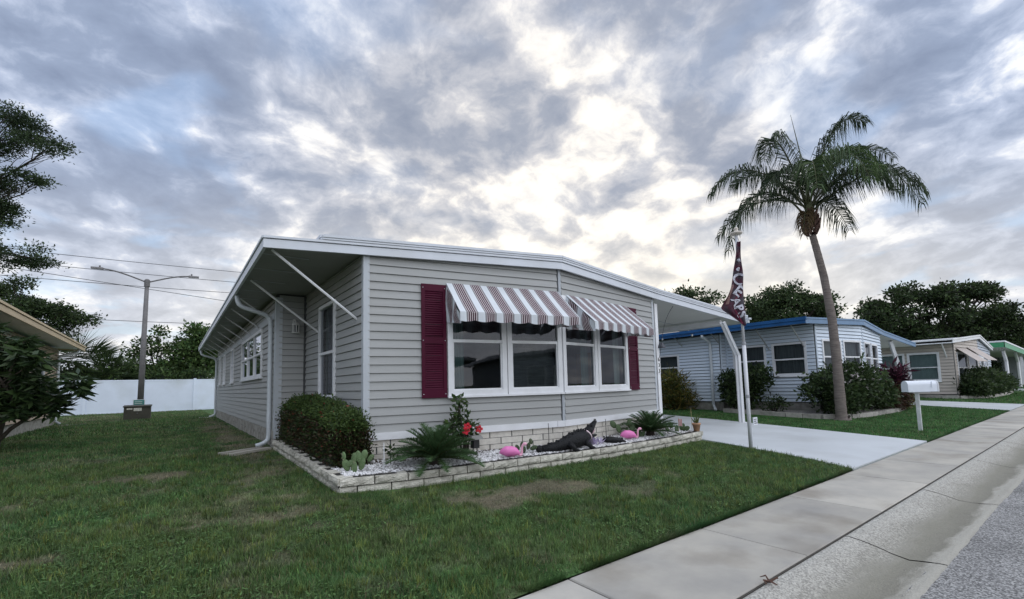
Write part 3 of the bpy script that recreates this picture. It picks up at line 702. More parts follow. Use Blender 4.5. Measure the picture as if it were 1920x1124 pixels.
# roof: two shallow planes, boxed edges
EAVE_F = (.93, 6.80); RIDGE_F = (5.58, 5.88); CORN_F = (9.12, 6.37); CAR_F = (13.5, 6.46); YB = 25.7
zb = {'e': 3.30, 'r': 3.415, 'c': 3.275, 'k': 2.975}
mb = MB()
def roofplane(mb, pts, th):
    mb.hexa([Vector(p) for p in pts]+[Vector(p)+Vector((0, 0, th)) for p in pts])
roofplane(mb, [(EAVE_F[0]+.03, EAVE_F[1]+.03, zb['e']+.06), (RIDGE_F[0], RIDGE_F[1]+.03, zb['r']+.06), (RIDGE_F[0], YB, zb['r']+.06), (EAVE_F[0]+.03, YB, zb['e']+.06)], .11)
roofplane(mb, [(RIDGE_F[0], RIDGE_F[1]+.03, zb['r']+.06), (CORN_F[0], CORN_F[1]+.03, zb['c']+.06), (CORN_F[0], YB, zb['c']+.06), (RIDGE_F[0], YB, zb['r']+.06)], .11)
roof = mb.build('roof', M_ROOF, home)
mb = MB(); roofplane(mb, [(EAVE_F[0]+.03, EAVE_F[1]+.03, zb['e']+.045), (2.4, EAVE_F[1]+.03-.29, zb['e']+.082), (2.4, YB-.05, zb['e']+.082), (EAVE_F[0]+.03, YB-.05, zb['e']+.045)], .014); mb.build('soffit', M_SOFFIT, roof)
# soffit planks seams
mb = MB()
for k in range(20):
    y = 7.3+k*.95; mb.box(EAVE_F[0]+.05, 1.62, y-.006, y+.006, zb['e']+.043, zb['e']+.05)
mb.build('soffit_seams', M_TRIM, roof)
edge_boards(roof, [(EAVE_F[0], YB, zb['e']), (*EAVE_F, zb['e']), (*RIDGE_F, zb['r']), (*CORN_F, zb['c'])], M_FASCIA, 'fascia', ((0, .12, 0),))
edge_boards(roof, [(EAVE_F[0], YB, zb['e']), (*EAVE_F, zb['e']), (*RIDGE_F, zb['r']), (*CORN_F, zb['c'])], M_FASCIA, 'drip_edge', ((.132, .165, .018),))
def on(a, b, za, zb_, x): t = (x-a[0])/(b[0]-a[0]); return (x, a[1]+(b[1]-a[1])*t, za+(zb_-za)*t)
r0 = on(EAVE_F, RIDGE_F, zb['e'], zb['r'], 1.66)
edge_boards(roof, [(r0[0], YB, r0[2]), r0, (*RIDGE_F, zb['r']), (*CORN_F, zb['c'])], M_FASCIA, 'roof_over_edge', ((.172, .198, .026), (.204, .245, .036)))
mb = MB(); roofplane(mb, [(r0[0], r0[1]+.04, r0[2]+.18), (RIDGE_F[0], RIDGE_F[1]+.04, zb['r']+.18), (RIDGE_F[0], YB-.02, zb['r']+.18), (r0[0], YB-.02, r0[2]+.18)], .06)
roofplane(mb, [(RIDGE_F[0], RIDGE_F[1]+.04, zb['r']+.18), (CORN_F[0], CORN_F[1]+.04, zb['c']+.18), (CORN_F[0], YB-.02, zb['c']+.18), (RIDGE_F[0], YB-.02, zb['r']+.18)], .06)
mb.build('roof_over', M_ROOF, roof)
# carport: sloping roof, beam, kinked front post, slim post by the wall
cp = MB(); roofplane(cp, [(CORN_F[0]+.002, CORN_F[1]+.03, zb['c']+.03), (CAR_F[0], CAR_F[1]+.03, zb['k']+.03), (CAR_F[0], 19.5, zb['k']+.03), (CORN_F[0]+.002, 19.5, zb['c']+.03)], .10)
cp = cp.build('carport_roof', mk('carport_panel', (.66, .65, .62), .5, .05, 1), home)
edge_boards(cp, [(CORN_F[0]+.001, CORN_F[1], zb['c']), (*CAR_F, zb['k'])], M_FASCIA, 'fascia', ((.0, .12, 0), (.132, .165, .018), (.172, .198, .026), (.204, .245, .036)))
edge_boards(cp, [(CAR_F[0]+.001, CAR_F[1], zb['k']), (CAR_F[0]+.001, 19.5, zb['k'])], M_FASCIA, 'gutter', ((.02, .11, .06), (.112, .165, .10)))
mb = MB(); mb.bar((12.35, 6.62, 2.95), (12.35, 19.4, 2.95), .08, .14); mb.build('beam', M_WHITE, cp)
mb = MB()
for k in range(1, 9):
    y = 6.6+k*1.5; mb.bar((9.2, y, zb['c']+.02), (13.4, y, zb['k']+.02), .012, .012)
mb.build('panel_seams', M_TRIM, cp)
for yy in (6.38, 12.5, 18.5):
    zf = zgf(yy)
    for dy in (0., .09):
        MB().tube([(12.06, yy+dy, 2.92), (12.76, yy+dy, 2.02), (12.76, yy+dy, zf)], .045, 4).build('carport_post', M_WHITE, cp)
    MB().box(12.66, 12.86, yy-.06, yy+.15, zf, zf+.03).build('post_base', M_WHITE, cp)
np_ = MB().box(9.16, 9.27, 6.52, 6.63, .1, 3.20).build('carport_post', M_WHITE, home)
# house number down the post
def textmesh(s, size, ext=.004, bold=0.):
    c = bpy.data.curves.new('t', 'FONT'); c.body = s; c.size = size; c.extrude = ext; c.offset = bold; c.align_x = 'CENTER'; c.align_y = 'CENTER'
    o = bpy.data.objects.new('t', c); col.objects.link(o); dg = bpy.context.evaluated_depsgraph_get(); dg.update()
    me = bpy.data.meshes.new_from_object(o.evaluated_get(dg)); col.objects.unlink(o); bpy.data.objects.remove(o); return me
for k, ch in enumerate('633'):
    z = 1.86-k*.135
    tile = MB().box(9.163, 9.267, 6.512, 6.5195, z-.06, z+.06).build('number_tile', mk('tile_white', (.8, .8, .8), .4), np_)
    me = textmesh(ch, .13); me.materials.append(mk('number_black', (.02, .02, .022), .4))
    q = link('numeral', me, tile, Vector((9.215, 6.508, z))-wloc(tile)); q.rotation_euler = (R(90), 0, 0)
wl_ = MB().lathe((9.32, 6.50, 2.14), [(.03, .13), (.045, .12), (.10, .03), (.105, 0), (.02, 0)], 12)
wl_.bar((9.26, 6.54, 2.24), (9.33, 6.5, 2.26), .02, .02); wl_.build('wall_lamp', mk('lamp_dark', (.06, .065, .08), .4), home)
# lantern
lt = MB(); lc = Vector((2.02, 10.18, 2.54))
lt.lathe(lc, [(.075, 0), (.08, .012), (.07, .02)], 8)
for k in range(8):
    a = k*math.pi/4; lt.bar(lc+Vector((.06*math.cos(a), .06*math.sin(a), .02)), lc+Vector((.068*math.cos(a), .068*math.sin(a), .17)), .012, .012)
lt.lathe(lc, [(.078, .168), (.07, .19), (.04, .22), (.012, .24)], 8); lt.tube([lc+Vector((0, .01, .24)), lc+Vector((-.01, .03, .29)), lc+Vector((-.03, .07, .28)), lc+Vector((-.03, .10, .22))], .018, 6)
lt = lt.build('porch_lantern', mk('lantern_white', (.62, .62, .60), .5), home)
MB().lathe(lc, [(.05, .022), (.055, .16)], 8).build('lantern_glass', mk('lantern_glass', (.10, .11, .11), .15), lt)
# braces under the eave
for y, x1 in ((6.98, 2.27), (9.12, 2.27), (10.95, 1.70), (12.5, 1.70), (14.0, 1.70), (15.6, 1.70), (17.2, 1.70), (18.8, 1.70), (20.4, 1.70), (22.0, 1.70), (23.6, 1.70), (25.0, 1.70)):
    brace(home, (1.06, y, 3.33), (x1, y-.03, 2.40 if x1 > 2 else 2.86), M_WHITE, .019 if y < 10 else .015)
# gutter downspouts
def downspout(parent, pts, r=.045):
    return MB().tube(pts, r, 8).build('downspout', mk('downspout_grey', (.55, .59, .62), .4, .05), parent, smooth=True)
def bez(P, n=8):
    P = [Vector(p) for p in P]; out = []
    for i in range(n+1):
        t = i/n; q = P[:]
        while len(q) > 1: q = [q[k]*(1-t)+q[k+1]*t for k in range(len(q)-1)]
        out.append(q[0])
    return out
for y0, zz in ((10.55, .26), (25.1, .26)):
    pts = bez([(1.0, y0, 3.32), (.98, y0, 3.1), (1.12, y0, 3.06)], 5)+bez([(1.45, y0, 2.96), (1.60, y0, 2.92), (1.61, y0, 2.75)], 5)+[(1.61, y0, .5)]+bez([(1.61, y0, .42), (1.61, y0, .3), (1.38, y0-.02, zz)], 5)
    downspout(home, pts)
# ------------------------------------------------------------ awnings
def awn_mat():
    m_ = bpy.data.materials.new('striped_canvas'); m_.use_nodes = True; N = m_.node_tree.nodes; L = m_.node_tree.links; b = N['Principled BSDF']
    u = N.new('ShaderNodeUVMap'); s = N.new('ShaderNodeSeparateXYZ'); L.new(u.outputs[0], s.inputs[0])
    fr = N.new('ShaderNodeMath'); fr.operation = 'FRACT'; L.new(s.outputs[0], fr.inputs[0])
    r = N.new('ShaderNodeValToRGB'); r.color_ramp.interpolation = 'CONSTANT'; L.new(fr.outputs[0], r.inputs[0])
    W = (.72, .76, .80); Mr = (.055, .010, .026); Gy = (.25, .235, .25); Lt = (.62, .57, .58)
    st = [(0, W), (.32, Gy), (.40, Lt), (.43, Mr), (.50, Lt), (.54, Mr), (.61, Lt), (.65, Mr), (.72, Lt), (.76, Mr), (.83, Lt), (.87, Gy), (.95, W)]
    e = r.color_ramp.elements
    while len(e) < len(st): e.new(.5)
    for k, (p, c) in enumerate(st): e[k].position = p; e[k].color = (*c, 1)
    g = N.new('ShaderNodeNewGeometry'); n = N.new('ShaderNodeTexNoise'); n.inputs['Scale'].default_value = 3; L.new(g.outputs['Position'], n.inputs['Vector'])
    r2 = N.new('ShaderNodeMapRange'); L.new(n.outputs[0], r2.inputs[0]); r2.inputs[3].default_value = .86; r2.inputs[4].default_value = 1.1
    mx = N.new('ShaderNodeMix'); mx.data_type = 'RGBA'; mx.blend_type = 'MULTIPLY'; mx.inputs[0].default_value = 1; L.new(r.outputs[0], mx.inputs[6]); L.new(r2.outputs[0], mx.inputs[7])
    L.new(mx.outputs[2], b.inputs['Base Color']); b.inputs['Roughness'].default_value = .85
    t = N.new('ShaderNodeBsdfTranslucent'); L.new(mx.outputs[2], t.inputs[0]); ms = N.new('ShaderNodeMixShader'); ms.inputs[0].default_value = .18
    L.new(b.outputs[0], ms.inputs[1]); L.new(t.outputs[0], ms.inputs[2]); L.new(ms.outputs[0], N['Material Output'].inputs[0])
    return m_
M_AWN = awn_mat(); M_AWNF = mk('awning_frame', (.62, .62, .62), .4)
def awning(w, u0, u1, zt_, proj, drop, per, nst):
    W = u1-u0; o = None
    def P(u, s, sag=.012):    # s: 0 wall .. 1 front edge
        return w.p(u, zt_-drop*s-sag*math.sin(math.pi*s)*math.sin(math.pi*((u-u0)*nst/W % 1)), .03+proj*s)
    mb = MB(); nu = nst*6; ns = 8
    def grid(fn, uvf, nu_, ns_):
        b = len(mb.v)
        for j in range(ns_+1):
            for i in range(nu_+1): mb.v.append(tuple(fn(i/nu_, j/ns_)))
        for j in range(ns_):
            for i in range(nu_):
                q = (b+j*(nu_+1)+i, b+j*(nu_+1)+i+1, b+(j+1)*(nu_+1)+i+1, b+(j+1)*(nu_+1)+i); mb.f.append(q)
                for (a, c) in ((i, j), (i+1, j), (i+1, j+1), (i, j+1)): mb.uv.append((uvf(a/nu_, c/ns_), 0))
    grid(lambda a, c: P(u0+W*a, c), lambda a, c: a*nst, nu, ns)
    # valance with a scalloped hem, hanging just under the front bar
    def val(a, c):
        h = .125+.028*abs(math.sin(math.pi*(a*nst+.22)))
        q = P(u0+W*a, 1.0); return q+Vector((0, 0, -h*c))+w.n*(.012+.012*math.sin(a*40)*c)
    grid(val, lambda a, c: a*nst, nst*14, 3)
    top = mb.build('awning', M_AWN, home)
    # side cheeks, slack cloth
    for sgn, uu in ((0, u0), (1, u1)):
        mb = MB()
        def chk(a, c):
            s = a; zz = zt_-drop*s-(.02+(.20-.04*s)*c if True else 0)-(.42*(1-s))*c
            q = w.p(uu, zz, .03+proj*s); return q+w.t*(.022*math.sin(a*9+c*3)*(1 if sgn else -1))
        grid(chk, lambda a, c: a*2.2+.1*math.sin(c*4), 10, 6)
        mb.build('awning_side', M_AWN, top)
    fb = MB().tube([P(u0, 1.0)-Vector((0, 0, .012)), P(u1, 1.0)-Vector((0, 0, .012))], .012, 6)
    for uu in (u0+.03, u1-.03): fb.tube([P(uu, 1.0)-Vector((0, 0, .012)), w.p(uu, zt_-drop-.1, .03)], .009, 6)
    fb.build('awning_frame', M_AWNF, top)
awning(WL, ux(3.49), ux(5.56), 3.015, .64, .56, .29, 7)
awning(WR, rx(5.74), rx(7.80), 2.985, .62, .56, .29, 7)

# ------------------------------------------------------------ planter of split blocks
def path_len(pts):
    d = [0]
    for a, b in zip(pts[:-1], pts[1:]): d.append(d[-1]+(Vector(b)-Vector(a)).length)
    return d
front = []
cps = [(1.61, 5.61), (2.63, 5.39), (3.45, 5.32), (4.29, 5.27), (5.1, 5.19), (5.91, 5.16), (7.0, 5.17), (8.0, 5.23), (8.95, 5.34)]
for i in range(len(cps)-1):
    for k in range(6): front.append((lerp(cps[i][0], cps[i+1][0], k/6), lerp(cps[i][1], cps[i+1][1], k/6)))
front.append(cps[-1])
def at_len(pts, D, s):
    s = min(max(s, 0), D[-1])
    for i in range(len(D)-1):
        if s <= D[i+1]: t = (s-D[i])/(D[i+1]-D[i]); return Vector((lerp(pts[i][0], pts[i+1][0], t), lerp(pts[i][1], pts[i+1][1], t), 0))
    return Vector((*pts[-1], 0))
planter = thing('raised_planter', 'low raised flower bed edged with two courses of cream split blocks', 'planter', (5.2, 5.6, .08))
def zcap(y): return zgf(y)+.205
def rough_block(L, D, H, seed):
    """split-faced block: rough front, flat elsewhere; local x along, y inward, z up"""
    rr = random.Random(seed); mb = MB(); nu, nv = 7, 4; idx = {}
    for j in range(nv):
        for i in range(nu):
            x = -L/2+L*i/(nu-1); z = H*j/(nv-1)
            edge = i in (0, nu-1) or j in (0, nv-1)
            y = (.010 if edge else 0)+rr.uniform(-.011, .007)*(0.35 if edge else 1)
            idx[i, j] = len(mb.v); mb.v.append((x, y, z))
    for j in range(nv-1):
        for i in range(nu-1): mb.f.append((idx[i, j], idx[i+1, j], idx[i+1, j+1], idx[i, j+1]))
    b = len(mb.v); mb.v += [(-L/2, D, 0), (L/2, D, 0), (L/2, D, H), (-L/2, D, H)]
    mb.f.append(tuple([idx[i, nv-1] for i in range(nu)]+[b+2, b+3]))
    mb.f.append(tuple([idx[i, 0] for i in range(nu)][::-1]+[b, b+1]))
    mb.f.append(tuple([idx[0, j] for j in range(nv)]+[b+3, b])); mb.f.append(tuple([idx[nu-1, j] for j in range(nv)][::-1]+[b+1, b+2]))
    mb.f.append((b+1, b, b+3, b+2))
    return mb.mesh('block', M_BLOCK)
side = [(1.60, 10.05), (1.60, 8.5), (1.60, 7.0), (1.60, 5.63)]
BM = [rough_block(.40, .19, .088, k) for k in range(8)]
def course(pts, off, dz, inset, s0=0.):
    D = path_len(pts); s = s0-off
    while s < D[-1]-.02:
        a, b = max(s, s0), min(s+.405, D[-1])
        if b-a > .09:
            p0 = at_len(pts, D, a); p1 = at_len(pts, D, b); c = (p0+p1)/2; d = (p1-p0).normalized(); inn = Vector((-d.y, d.x, 0))
            o = link('block', random.choice(BM), planter)
            w = c+inn*inset; o.location = Vector((w.x, w.y, zgf(w.y)+dz))-planter.location
            o.rotation_euler = (random.uniform(-.006, .006), random.uniform(-.004, .004), math.atan2(d.y, d.x)); o.scale = ((b-a-.016)/.40, 1, 1)
        s += .405
for pts in (side, front):
    course(pts, .2, -.005, .014, .0); course(pts, .0, .098, -.008, 0.)
# bed core (dark joints) and end
core = MB(); ring = [(x, y+.05) for x, y in front]
n = len(ring)
for x, y in ring: core.v += [(x, y, zgf(y)-.05), (x, y, zgf(y)+.185), (x, y+.12, zgf(y)+.185)]
for i in range(n-1):
    for k in (0, 1): core.f.append((3*i+k, 3*(i+1)+k, 3*(i+1)+k+1, 3*i+k+1))
b0 = len(core.v)
for x, y in side: core.v += [(x+.05, y, zgf(y)-.05), (x+.05, y, zgf(y)+.185), (x+.17, y, zgf(y)+.185)]
for i in range(len(side)-1):
    for k in (0, 1): core.f.append((b0+3*i+k, b0+3*(i+1)+k, b0+3*(i+1)+k+1, b0+3*i+k+1))
core.build('joint_filler', M_MORTAR, planter)
# soil and white stones inside
def wall_y(x): return lerp(6.64, 6.0, (x-2.25)/3.35) if x < 5.6 else lerp(6.0, 6.48, (x-5.6)/3.42)
def front_y(x):
    for a, b in zip(cps[:-1], cps[1:]):
        if a[0] <= x <= b[0]: return lerp(a[1], b[1], (x-a[0])/(b[0]-a[0]))
    return cps[0][1] if x < cps[0][0] else cps[-1][1]
soil = MB(); 
for i in range(61):
    x = 1.65+i*(9.0-1.65)/60; y0 = front_y(x)+.1; y1 = wall_y(x) if x > 2.25 else 10.2
    soil.v += [(x, y0, zgf(y0)+.165), (x, min(y0+.35, y1), zgf(y0)+.185), (x, y1, zgf(y1)+.19)]
    if i: k = 3*i; soil.f += [(k-3, k, k+1, k-2), (k-2, k+1, k+2, k-1)]
soil.build('bed_soil', mk('bed_soil', (.10, .085, .07), .95, .3, 9, .6, 40), planter)
peb = []
def pebbles(n, fx):
    out_v, out_f, out_c = [], [], []; o = 0
    base = np.array([(1, 0, 0), (-1, 0, 0), (0, 1, 0), (0, -1, 0), (0, 0, 1), (0, 0, -1)], float)
    fc = np.array([(0, 2, 4), (2, 1, 4), (1, 3, 4), (3, 0, 4), (2, 0, 5), (1, 2, 5), (3, 1, 5), (0, 3, 5)])
    for _ in range(n):
        x, y, z = fx()
        if x is None: continue
        s = random.uniform(.010, .026)*np.array([random.uniform(.8, 1.5), random.uniform(.7, 1.2), random.uniform(.5, .9)])
        q = Matrix.Rotation(random.uniform(0, 6.3), 3, 'Z') @ Matrix.Rotation(random.uniform(-.6, .6), 3, 'X')
        v = (base*(1+np.random.default_rng(_).uniform(-.25, .2, (6, 1))))*s
        v = v @ np.array(q).T+np.array([x, y, z])
        out_v.append(v); out_f.append(fc+o); o += 6
        c = random.choice([.72, .78, .66, .74, .55, .42]); out_c.append(np.tile(np.array([[c, c*.99, c*1.0]]), (6, 1)))
    return np.concatenate(out_v), np.concatenate(out_f), np.concatenate(out_c)
def fx():
    x = random.uniform(1.72, 8.9); y0 = front_y(x)+.14; y1 = wall_y(x)-.02 if x > 2.2 else 6.4
    y = random.uniform(y0, y1)
    if x > 8.0 and random.random() < .7: return None, None, None
    return x, y, zgf(y0)+.182+random.uniform(-.004, .012)+.02*(y-y0)
pv = pebbles(11000, fx)
po = link('white_stones', np_mesh('white_stones', pv[0], pv[1], mk_leaf('pebble', 0.0, .8), off=(0, 0, 0), colr=pv[2])); tag(po, 'white landscaping stones filling the raised flower bed', 'stones', kind='stuff')
# splash boards under the downspouts
sp = thing('splash_block', 'pair of pale concrete splash strips under the near downspout', 'splash block', (1.2, 9.75, .2))
MB().bar((.85, 9.62, .235), (1.55, 10.05, .245), .12, .045).build('strip', M_CONC, sp); MB().bar((.72, 9.95, .235), (1.45, 10.25, .245), .10, .04).build('strip', M_CONC, sp)
MB().box(1.0, 1.55, 24.7, 24.95, .22, .26).build('splash_block', M_CONC); tag(bpy.data.objects['splash_block.001'], 'small flat concrete splash block at the far downspout', 'splash block')
# ------------------------------------------------------------ neighbour with the blue roof edge
def simple_wall(parent, w, holes, z0, top, mat, name, row=.12):
    mb = MB(); backing(w, holes, z0, top, mb); o = mb.build(name, M_GAPSHADE, parent)
    siding(w, o, mat, holes, z0+.02, top, row=row, joined=True, trim=.03, lip=.036, gap=.014)
    return o
M_BLUE = mk('blue_metal', (.016, .085, .23), .55, .15, 2, spec=.15); M_BLUEF = mk('blue_fascia', (.12, .22, .36), .4, .1, 2)
M_SIDB = mk('pale_siding', (.62, .695, .78), .5, .04, 1.5)
M_DGLASS = mk_glass('dark_glass', (.62, .65, .66), .6)
G4 = mk('sheer_curtain', (.17, .19, .195), .9, .35, 9, stretch=(5, 5, .15))
bh = thing('manufactured_home', 'pale siding home with bright blue roof edge behind the palm', 'house', (20, 8, .12))
b1 = Wall((17.0, 9.0), (17.0, 5.95)); b0 = Wall((16.6, 22), (16.6, 9.0)); b2 = Wall((16.6, 9.0), (17.0, 9.0))
f1 = Wall((17.0, 5.95), (19.95, 5.5)); f2 = Wall((19.95, 5.5), (23.4, 5.85)); br = Wall((23.4, 5.85), (23.4, 22)); bk = Wall((23.4, 22), (16.6, 22))
H1 = [(b1.u_of_y(8.72), b1.u_of_y(7.52), 1.40, 2.56), (b1.u_of_y(7.32), b1.u_of_y(6.22), 1.40, 2.56)]
H0 = [(b0.u_of_y(12.6), b0.u_of_y(10.75), 1.35, 2.42)]
HF1 = [(.32, 1.50, 1.42, 2.62), (1.62, 2.80, 1.42, 2.62)]; HF2 = [(.12, 1.18, 1.42, 2.60), (1.38, 2.55, 1.42, 2.58)]
for w, h, nm, tp in ((b1, H1, 'side_wall', zt(3.12)), (b0, H0, 'side_wall', zt(3.08)), (b2, [], 'return_wall', zt(3.1)), (f1, HF1, 'front_wall', lambda u: 3.12+.1*u/3), (f2, HF2, 'front_wall', lambda u: 3.2-.1*u/3.4), (br, [], 'carport_side_wall', zt(3.0)), (bk, [], 'rear_wall', zt(3.0))):
    simple_wall(bh, w, h, .52, tp, M_SIDB, nm)
for w in (b1, b0, b2, f1, f2): 
    mb = MB(); w.slab(mb, 0, w.L, .05, .515, -.1, -.01); mb.build('skirting', mk('neighbour_skirt', (.34, .33, .30), .95, .2, 6, .5, 20, c2=(.2, .19, .17)), bh)
    mb = MB(); w.slab(mb, 0, .07, .52, 3.05, -.02, .024); mb.build('corner_trim', M_SIDB, bh)
for w, hs, cu in ((b1, H1, True), (b0, H0, True), (f1, HF1, True), (f2, HF2, True)):
    for h in hs: window(w, bh, *h, fr=.07, rail=.5, glass=M_DGLASS, curtain=[(-.02, 1.02, -.12, G4)])
box('floor', M_DARK, bh, 17.1, 23.3, 6.1, 21.8, .5, .56)
e0 = (15.95, 5.83); rg = (19.95, 5.38); c0 = (23.5, 5.72); k0 = (28.3, 5.72)
mb = MB(); roofplane(mb, [(e0[0]+.03, e0[1]+.03, 3.12), (rg[0], rg[1]+.03, 3.24), (rg[0], 22.2, 3.24), (e0[0]+.03, 22.2, 3.12)], .1)
roofplane(mb, [(rg[0], rg[1]+.03, 3.24), (c0[0], c0[1]+.03, 3.06), (c0[0], 22.2, 3.06), (rg[0], 22.2, 3.24)], .1)
br_ = mb.build('roof', mk('roof_pale', (.5, .5, .5), .6), bh)
edge_boards(br_, [(e0[0], 22.2, 3.06), (*e0, 3.06)], M_BLUE, 'gutter', ((.0, .10, .02), (.105, .21, .05)))
edge_boards(br_, [(*e0, 3.06), (*rg, 3.18), (*c0, 3.0), (*k0, 2.66)], M_BLUEF, 'fascia', ((.0, .14, .0), (.145, .20, .018)))
mb = MB(); roofplane(mb, [(c0[0], c0[1]+.03, 3.04), (k0[0], k0[1]+.03, 2.70), (k0[0], 15, 2.70), (c0[0], 15, 3.04)], .08); mb.build('carport_roof', mk('carport_panel', (.66, .65, .62)), bh)
for yy in (6.0, 11.0):
    MB().tube([(25.5, yy, 2.86), (26.3, yy, 1.9), (26.3, yy, zgf(yy))], .09, 4).build('carport_post', M_WHITE, bh)
sh = MB().box(24.2, 27.9, 11.2, 13.5, .15, 2.75).build('utility_room', M_SIDB, bh)
MB().box(24.7, 27.4, 11.17, 11.198, 1.35, 2.45).build('screen_window', mk('screen_dark', (.012, .014, .018), .6), sh)
for k in range(3): MB().box(24.7, 27.4, 11.13, 11.165, 1.35+k*.55, 1.39+k*.55).build('window_bar', M_WHITE, sh)
lat = MB()
for k in range(12):
    lat.bar((24.7+k*.225, 11.15, .45), (24.9+k*.225, 11.15, 1.25), .04, .02); lat.bar((24.9+k*.225, 11.14, .45), (24.7+k*.225, 11.14, 1.25), .04, .02)
lat.build('lattice_screen', mk('lattice_white', (.6, .62, .64), .5), sh)
for y in (6.3, 7.42, 9.05, 10.6, 12.2, 13.8): brace(bh, (16.02, y, 3.12), (17.0 if y < 9 else 16.62, y-.02, 2.35 if y < 9 else 2.72), mk('brace_grey', (.35, .36, .36), .5), .022)
downspout(bh, [(16.0, 9.35, 3.05), (16.0, 9.35, 2.98), (16.5, 9.35, 2.80), (16.52, 9.35, 2.7), (16.52, 9.35, .42), (16.5, 9.33, .36), (16.2, 9.1, .24)], .055)
# garden edging in front of it
ed = thing('raised_planter', 'curved pale block edging along the blue roofed home', 'planter', (19, 5.2, .1))
pts = [(15.9, 8.6), (15.75, 7.6), (15.55, 6.4), (15.6, 5.45), (16.3, 4.95), (17.6, 4.78), (19.2, 4.74), (20.8, 4.78), (22.0, 4.95), (22.8, 5.3)]
for a, b in zip(pts[:-1], pts[1:]):
    n = max(1, round((Vector(b)-Vector(a)).length/.4))
    for k in range(n):
        p = (lerp(a[0], b[0], k/n), lerp(a[1], b[1], k/n)); q = (lerp(a[0], b[0], (k+.96)/n), lerp(a[1], b[1], (k+.96)/n)); z = zgf(p[1])
        MB().bar((*p, z+.05), (*q, z+.05), .14, .16).build('block', mk('edging_block', (.36, .34, .31), .95, .2, 8, .5, 30, rnd=.15), ed)
bed = MB(); inn = [(16.6, 8.8), (16.6, 7.6), (16.95, 6.4), (16.98, 6.0), (17.0, 5.97), (17.6, 5.86), (19.2, 5.62), (20.8, 5.6), (22.0, 5.75), (22.8, 5.85)]
for i, (a, b) in enumerate(zip(pts, inn)):
    bed.v += [(a[0], a[1], zgf(a[1])+.10), (b[0], b[1], zgf(b[1])+.13)]
    if i: bed.f.append((2*i-2, 2*i, 2*i+1, 2*i-1))
bed.build('gravel_bed', mk('gravel_grey', (.40, .38, .36), .95, .3, 30, .8, 60, c2=(.16, .15, .14)), ed)

# ------------------------------------------------------------ beige neighbour
M_BEI = mk('beige_siding', (.50, .45, .40), .6, .05, 1.5); M_GRY = mk('grey_siding', (.40, .44, .50), .6, .05, 1.5); M_SHADE = mk('window_shade', (.36, .46, .44), .7, .1, 3)
gh = thing('manufactured_home', 'beige home with white roof edge and tan awnings beyond the mailbox', 'house', (37, 8, .1))
g1 = Wall((31.9, 18), (31.9, 5.0)); g2 = Wall((31.9, 5.0), (36.6, 4.75)); g3 = Wall((36.6, 4.75), (43.5, 5.1)); g4 = Wall((43.5, 5.1), (43.5, 18)); g5 = Wall((43.5, 18), (31.9, 18))
hg1 = [(g1.u_of_y(8.35), g1.u_of_y(6.95), .95, 2.5), (g1.u_of_y(6.85), g1.u_of_y(5.55), .95, 2.5)]
hg2 = [(.35, 2.2, .9, 2.45), (2.45, 4.3, .9, 2.45)]; hg3 = [(.6, 2.3, 1.2, 2.3), (3.6, 4.6, 1.2, 2.3)]
for w, h, nm, mt, tp in ((g1, hg1, 'side_wall', M_BEI, zt(2.95)), (g2, hg2, 'front_wall', M_BEI, lambda u: 2.95+.35*u/4.7), (g3, hg3, 'front_wall', M_GRY, lambda u: 3.3-.4*u/6.9), (g4, [], 'carport_side_wall', M_GRY, zt(2.8)), (g5, [], 'rear_wall', M_BEI, zt(2.8))):
    simple_wall(gh, w, h, .3, tp, mt, nm, .16)
    mb = MB(); w.slab(mb, 0, w.L, .0, .295, -.1, -.01); mb.build('skirting', mk('neighbour_skirt', (.3, .3, .3)), gh)
    mb = MB(); w.slab(mb, 0, .12, .3, 2.8, -.02, .03); mb.build('corner_trim', M_WHITE if mt is M_GRY else M_BEI, gh)
for w, hs, gl in ((g1, hg1, None), (g2, hg2, None), (g3, hg3, None)):
    for h in hs: window(w, gh, *h, fr=.1, rail=.48, glass=M_DGLASS, curtain=[(-.02, 1.02, -.1, M_SHADE if w is g1 else G4)])
eb = (31.1, 4.85); rb = (36.6, 4.6); cb = (43.7, 4.95)
mb = MB(); roofplane(mb, [(eb[0], eb[1]+.03, 2.93), (rb[0], rb[1]+.03, 3.34), (rb[0], 18.2, 3.34), (eb[0], 18.2, 2.93)], .1)
roofplane(mb, [(rb[0], rb[1]+.03, 3.34), (cb[0], cb[1]+.03, 2.86), (cb[0], 18.2, 2.86), (rb[0], 18.2, 3.34)], .1)
rr_ = mb.build('roof', M_ROOF, gh)
edge_boards(rr_, [(eb[0], 18.2, 2.88), (*eb, 2.88), (*rb, 3.29), (*cb, 2.81)], M_WHITE, 'fascia', ((0, .14, 0), (.15, .22, .03)))
def plain_awning(w, u0, u1, zt_, proj, drop, mat, parent):
    mb = MB(); mb.hexa([w.p(u0, zt_, .03), w.p(u1, zt_, .03), w.p(u1, zt_-drop, .03+proj), w.p(u0, zt_-drop, .03+proj), w.p(u0, zt_+.02, .03), w.p(u1, zt_+.02, .03), w.p(u1, zt_-drop+.02, .03+proj), w.p(u0, zt_-drop+.02, .03+proj)])
    mb.build('awning', mat, parent)
M_TAN = mk('tan_canvas', (.42, .37, .34), .8, .1, 2)
plain_awning(g2, .3, 2.3, 2.66, .75, .72, M_TAN, gh); plain_awning(g2, 2.4, 4.4, 2.74, .75, .72, M_TAN, gh)
brace(gh, (31.2, 5.3, 2.9), (31.9, 5.28, 2.2), M_WHITE, .03)
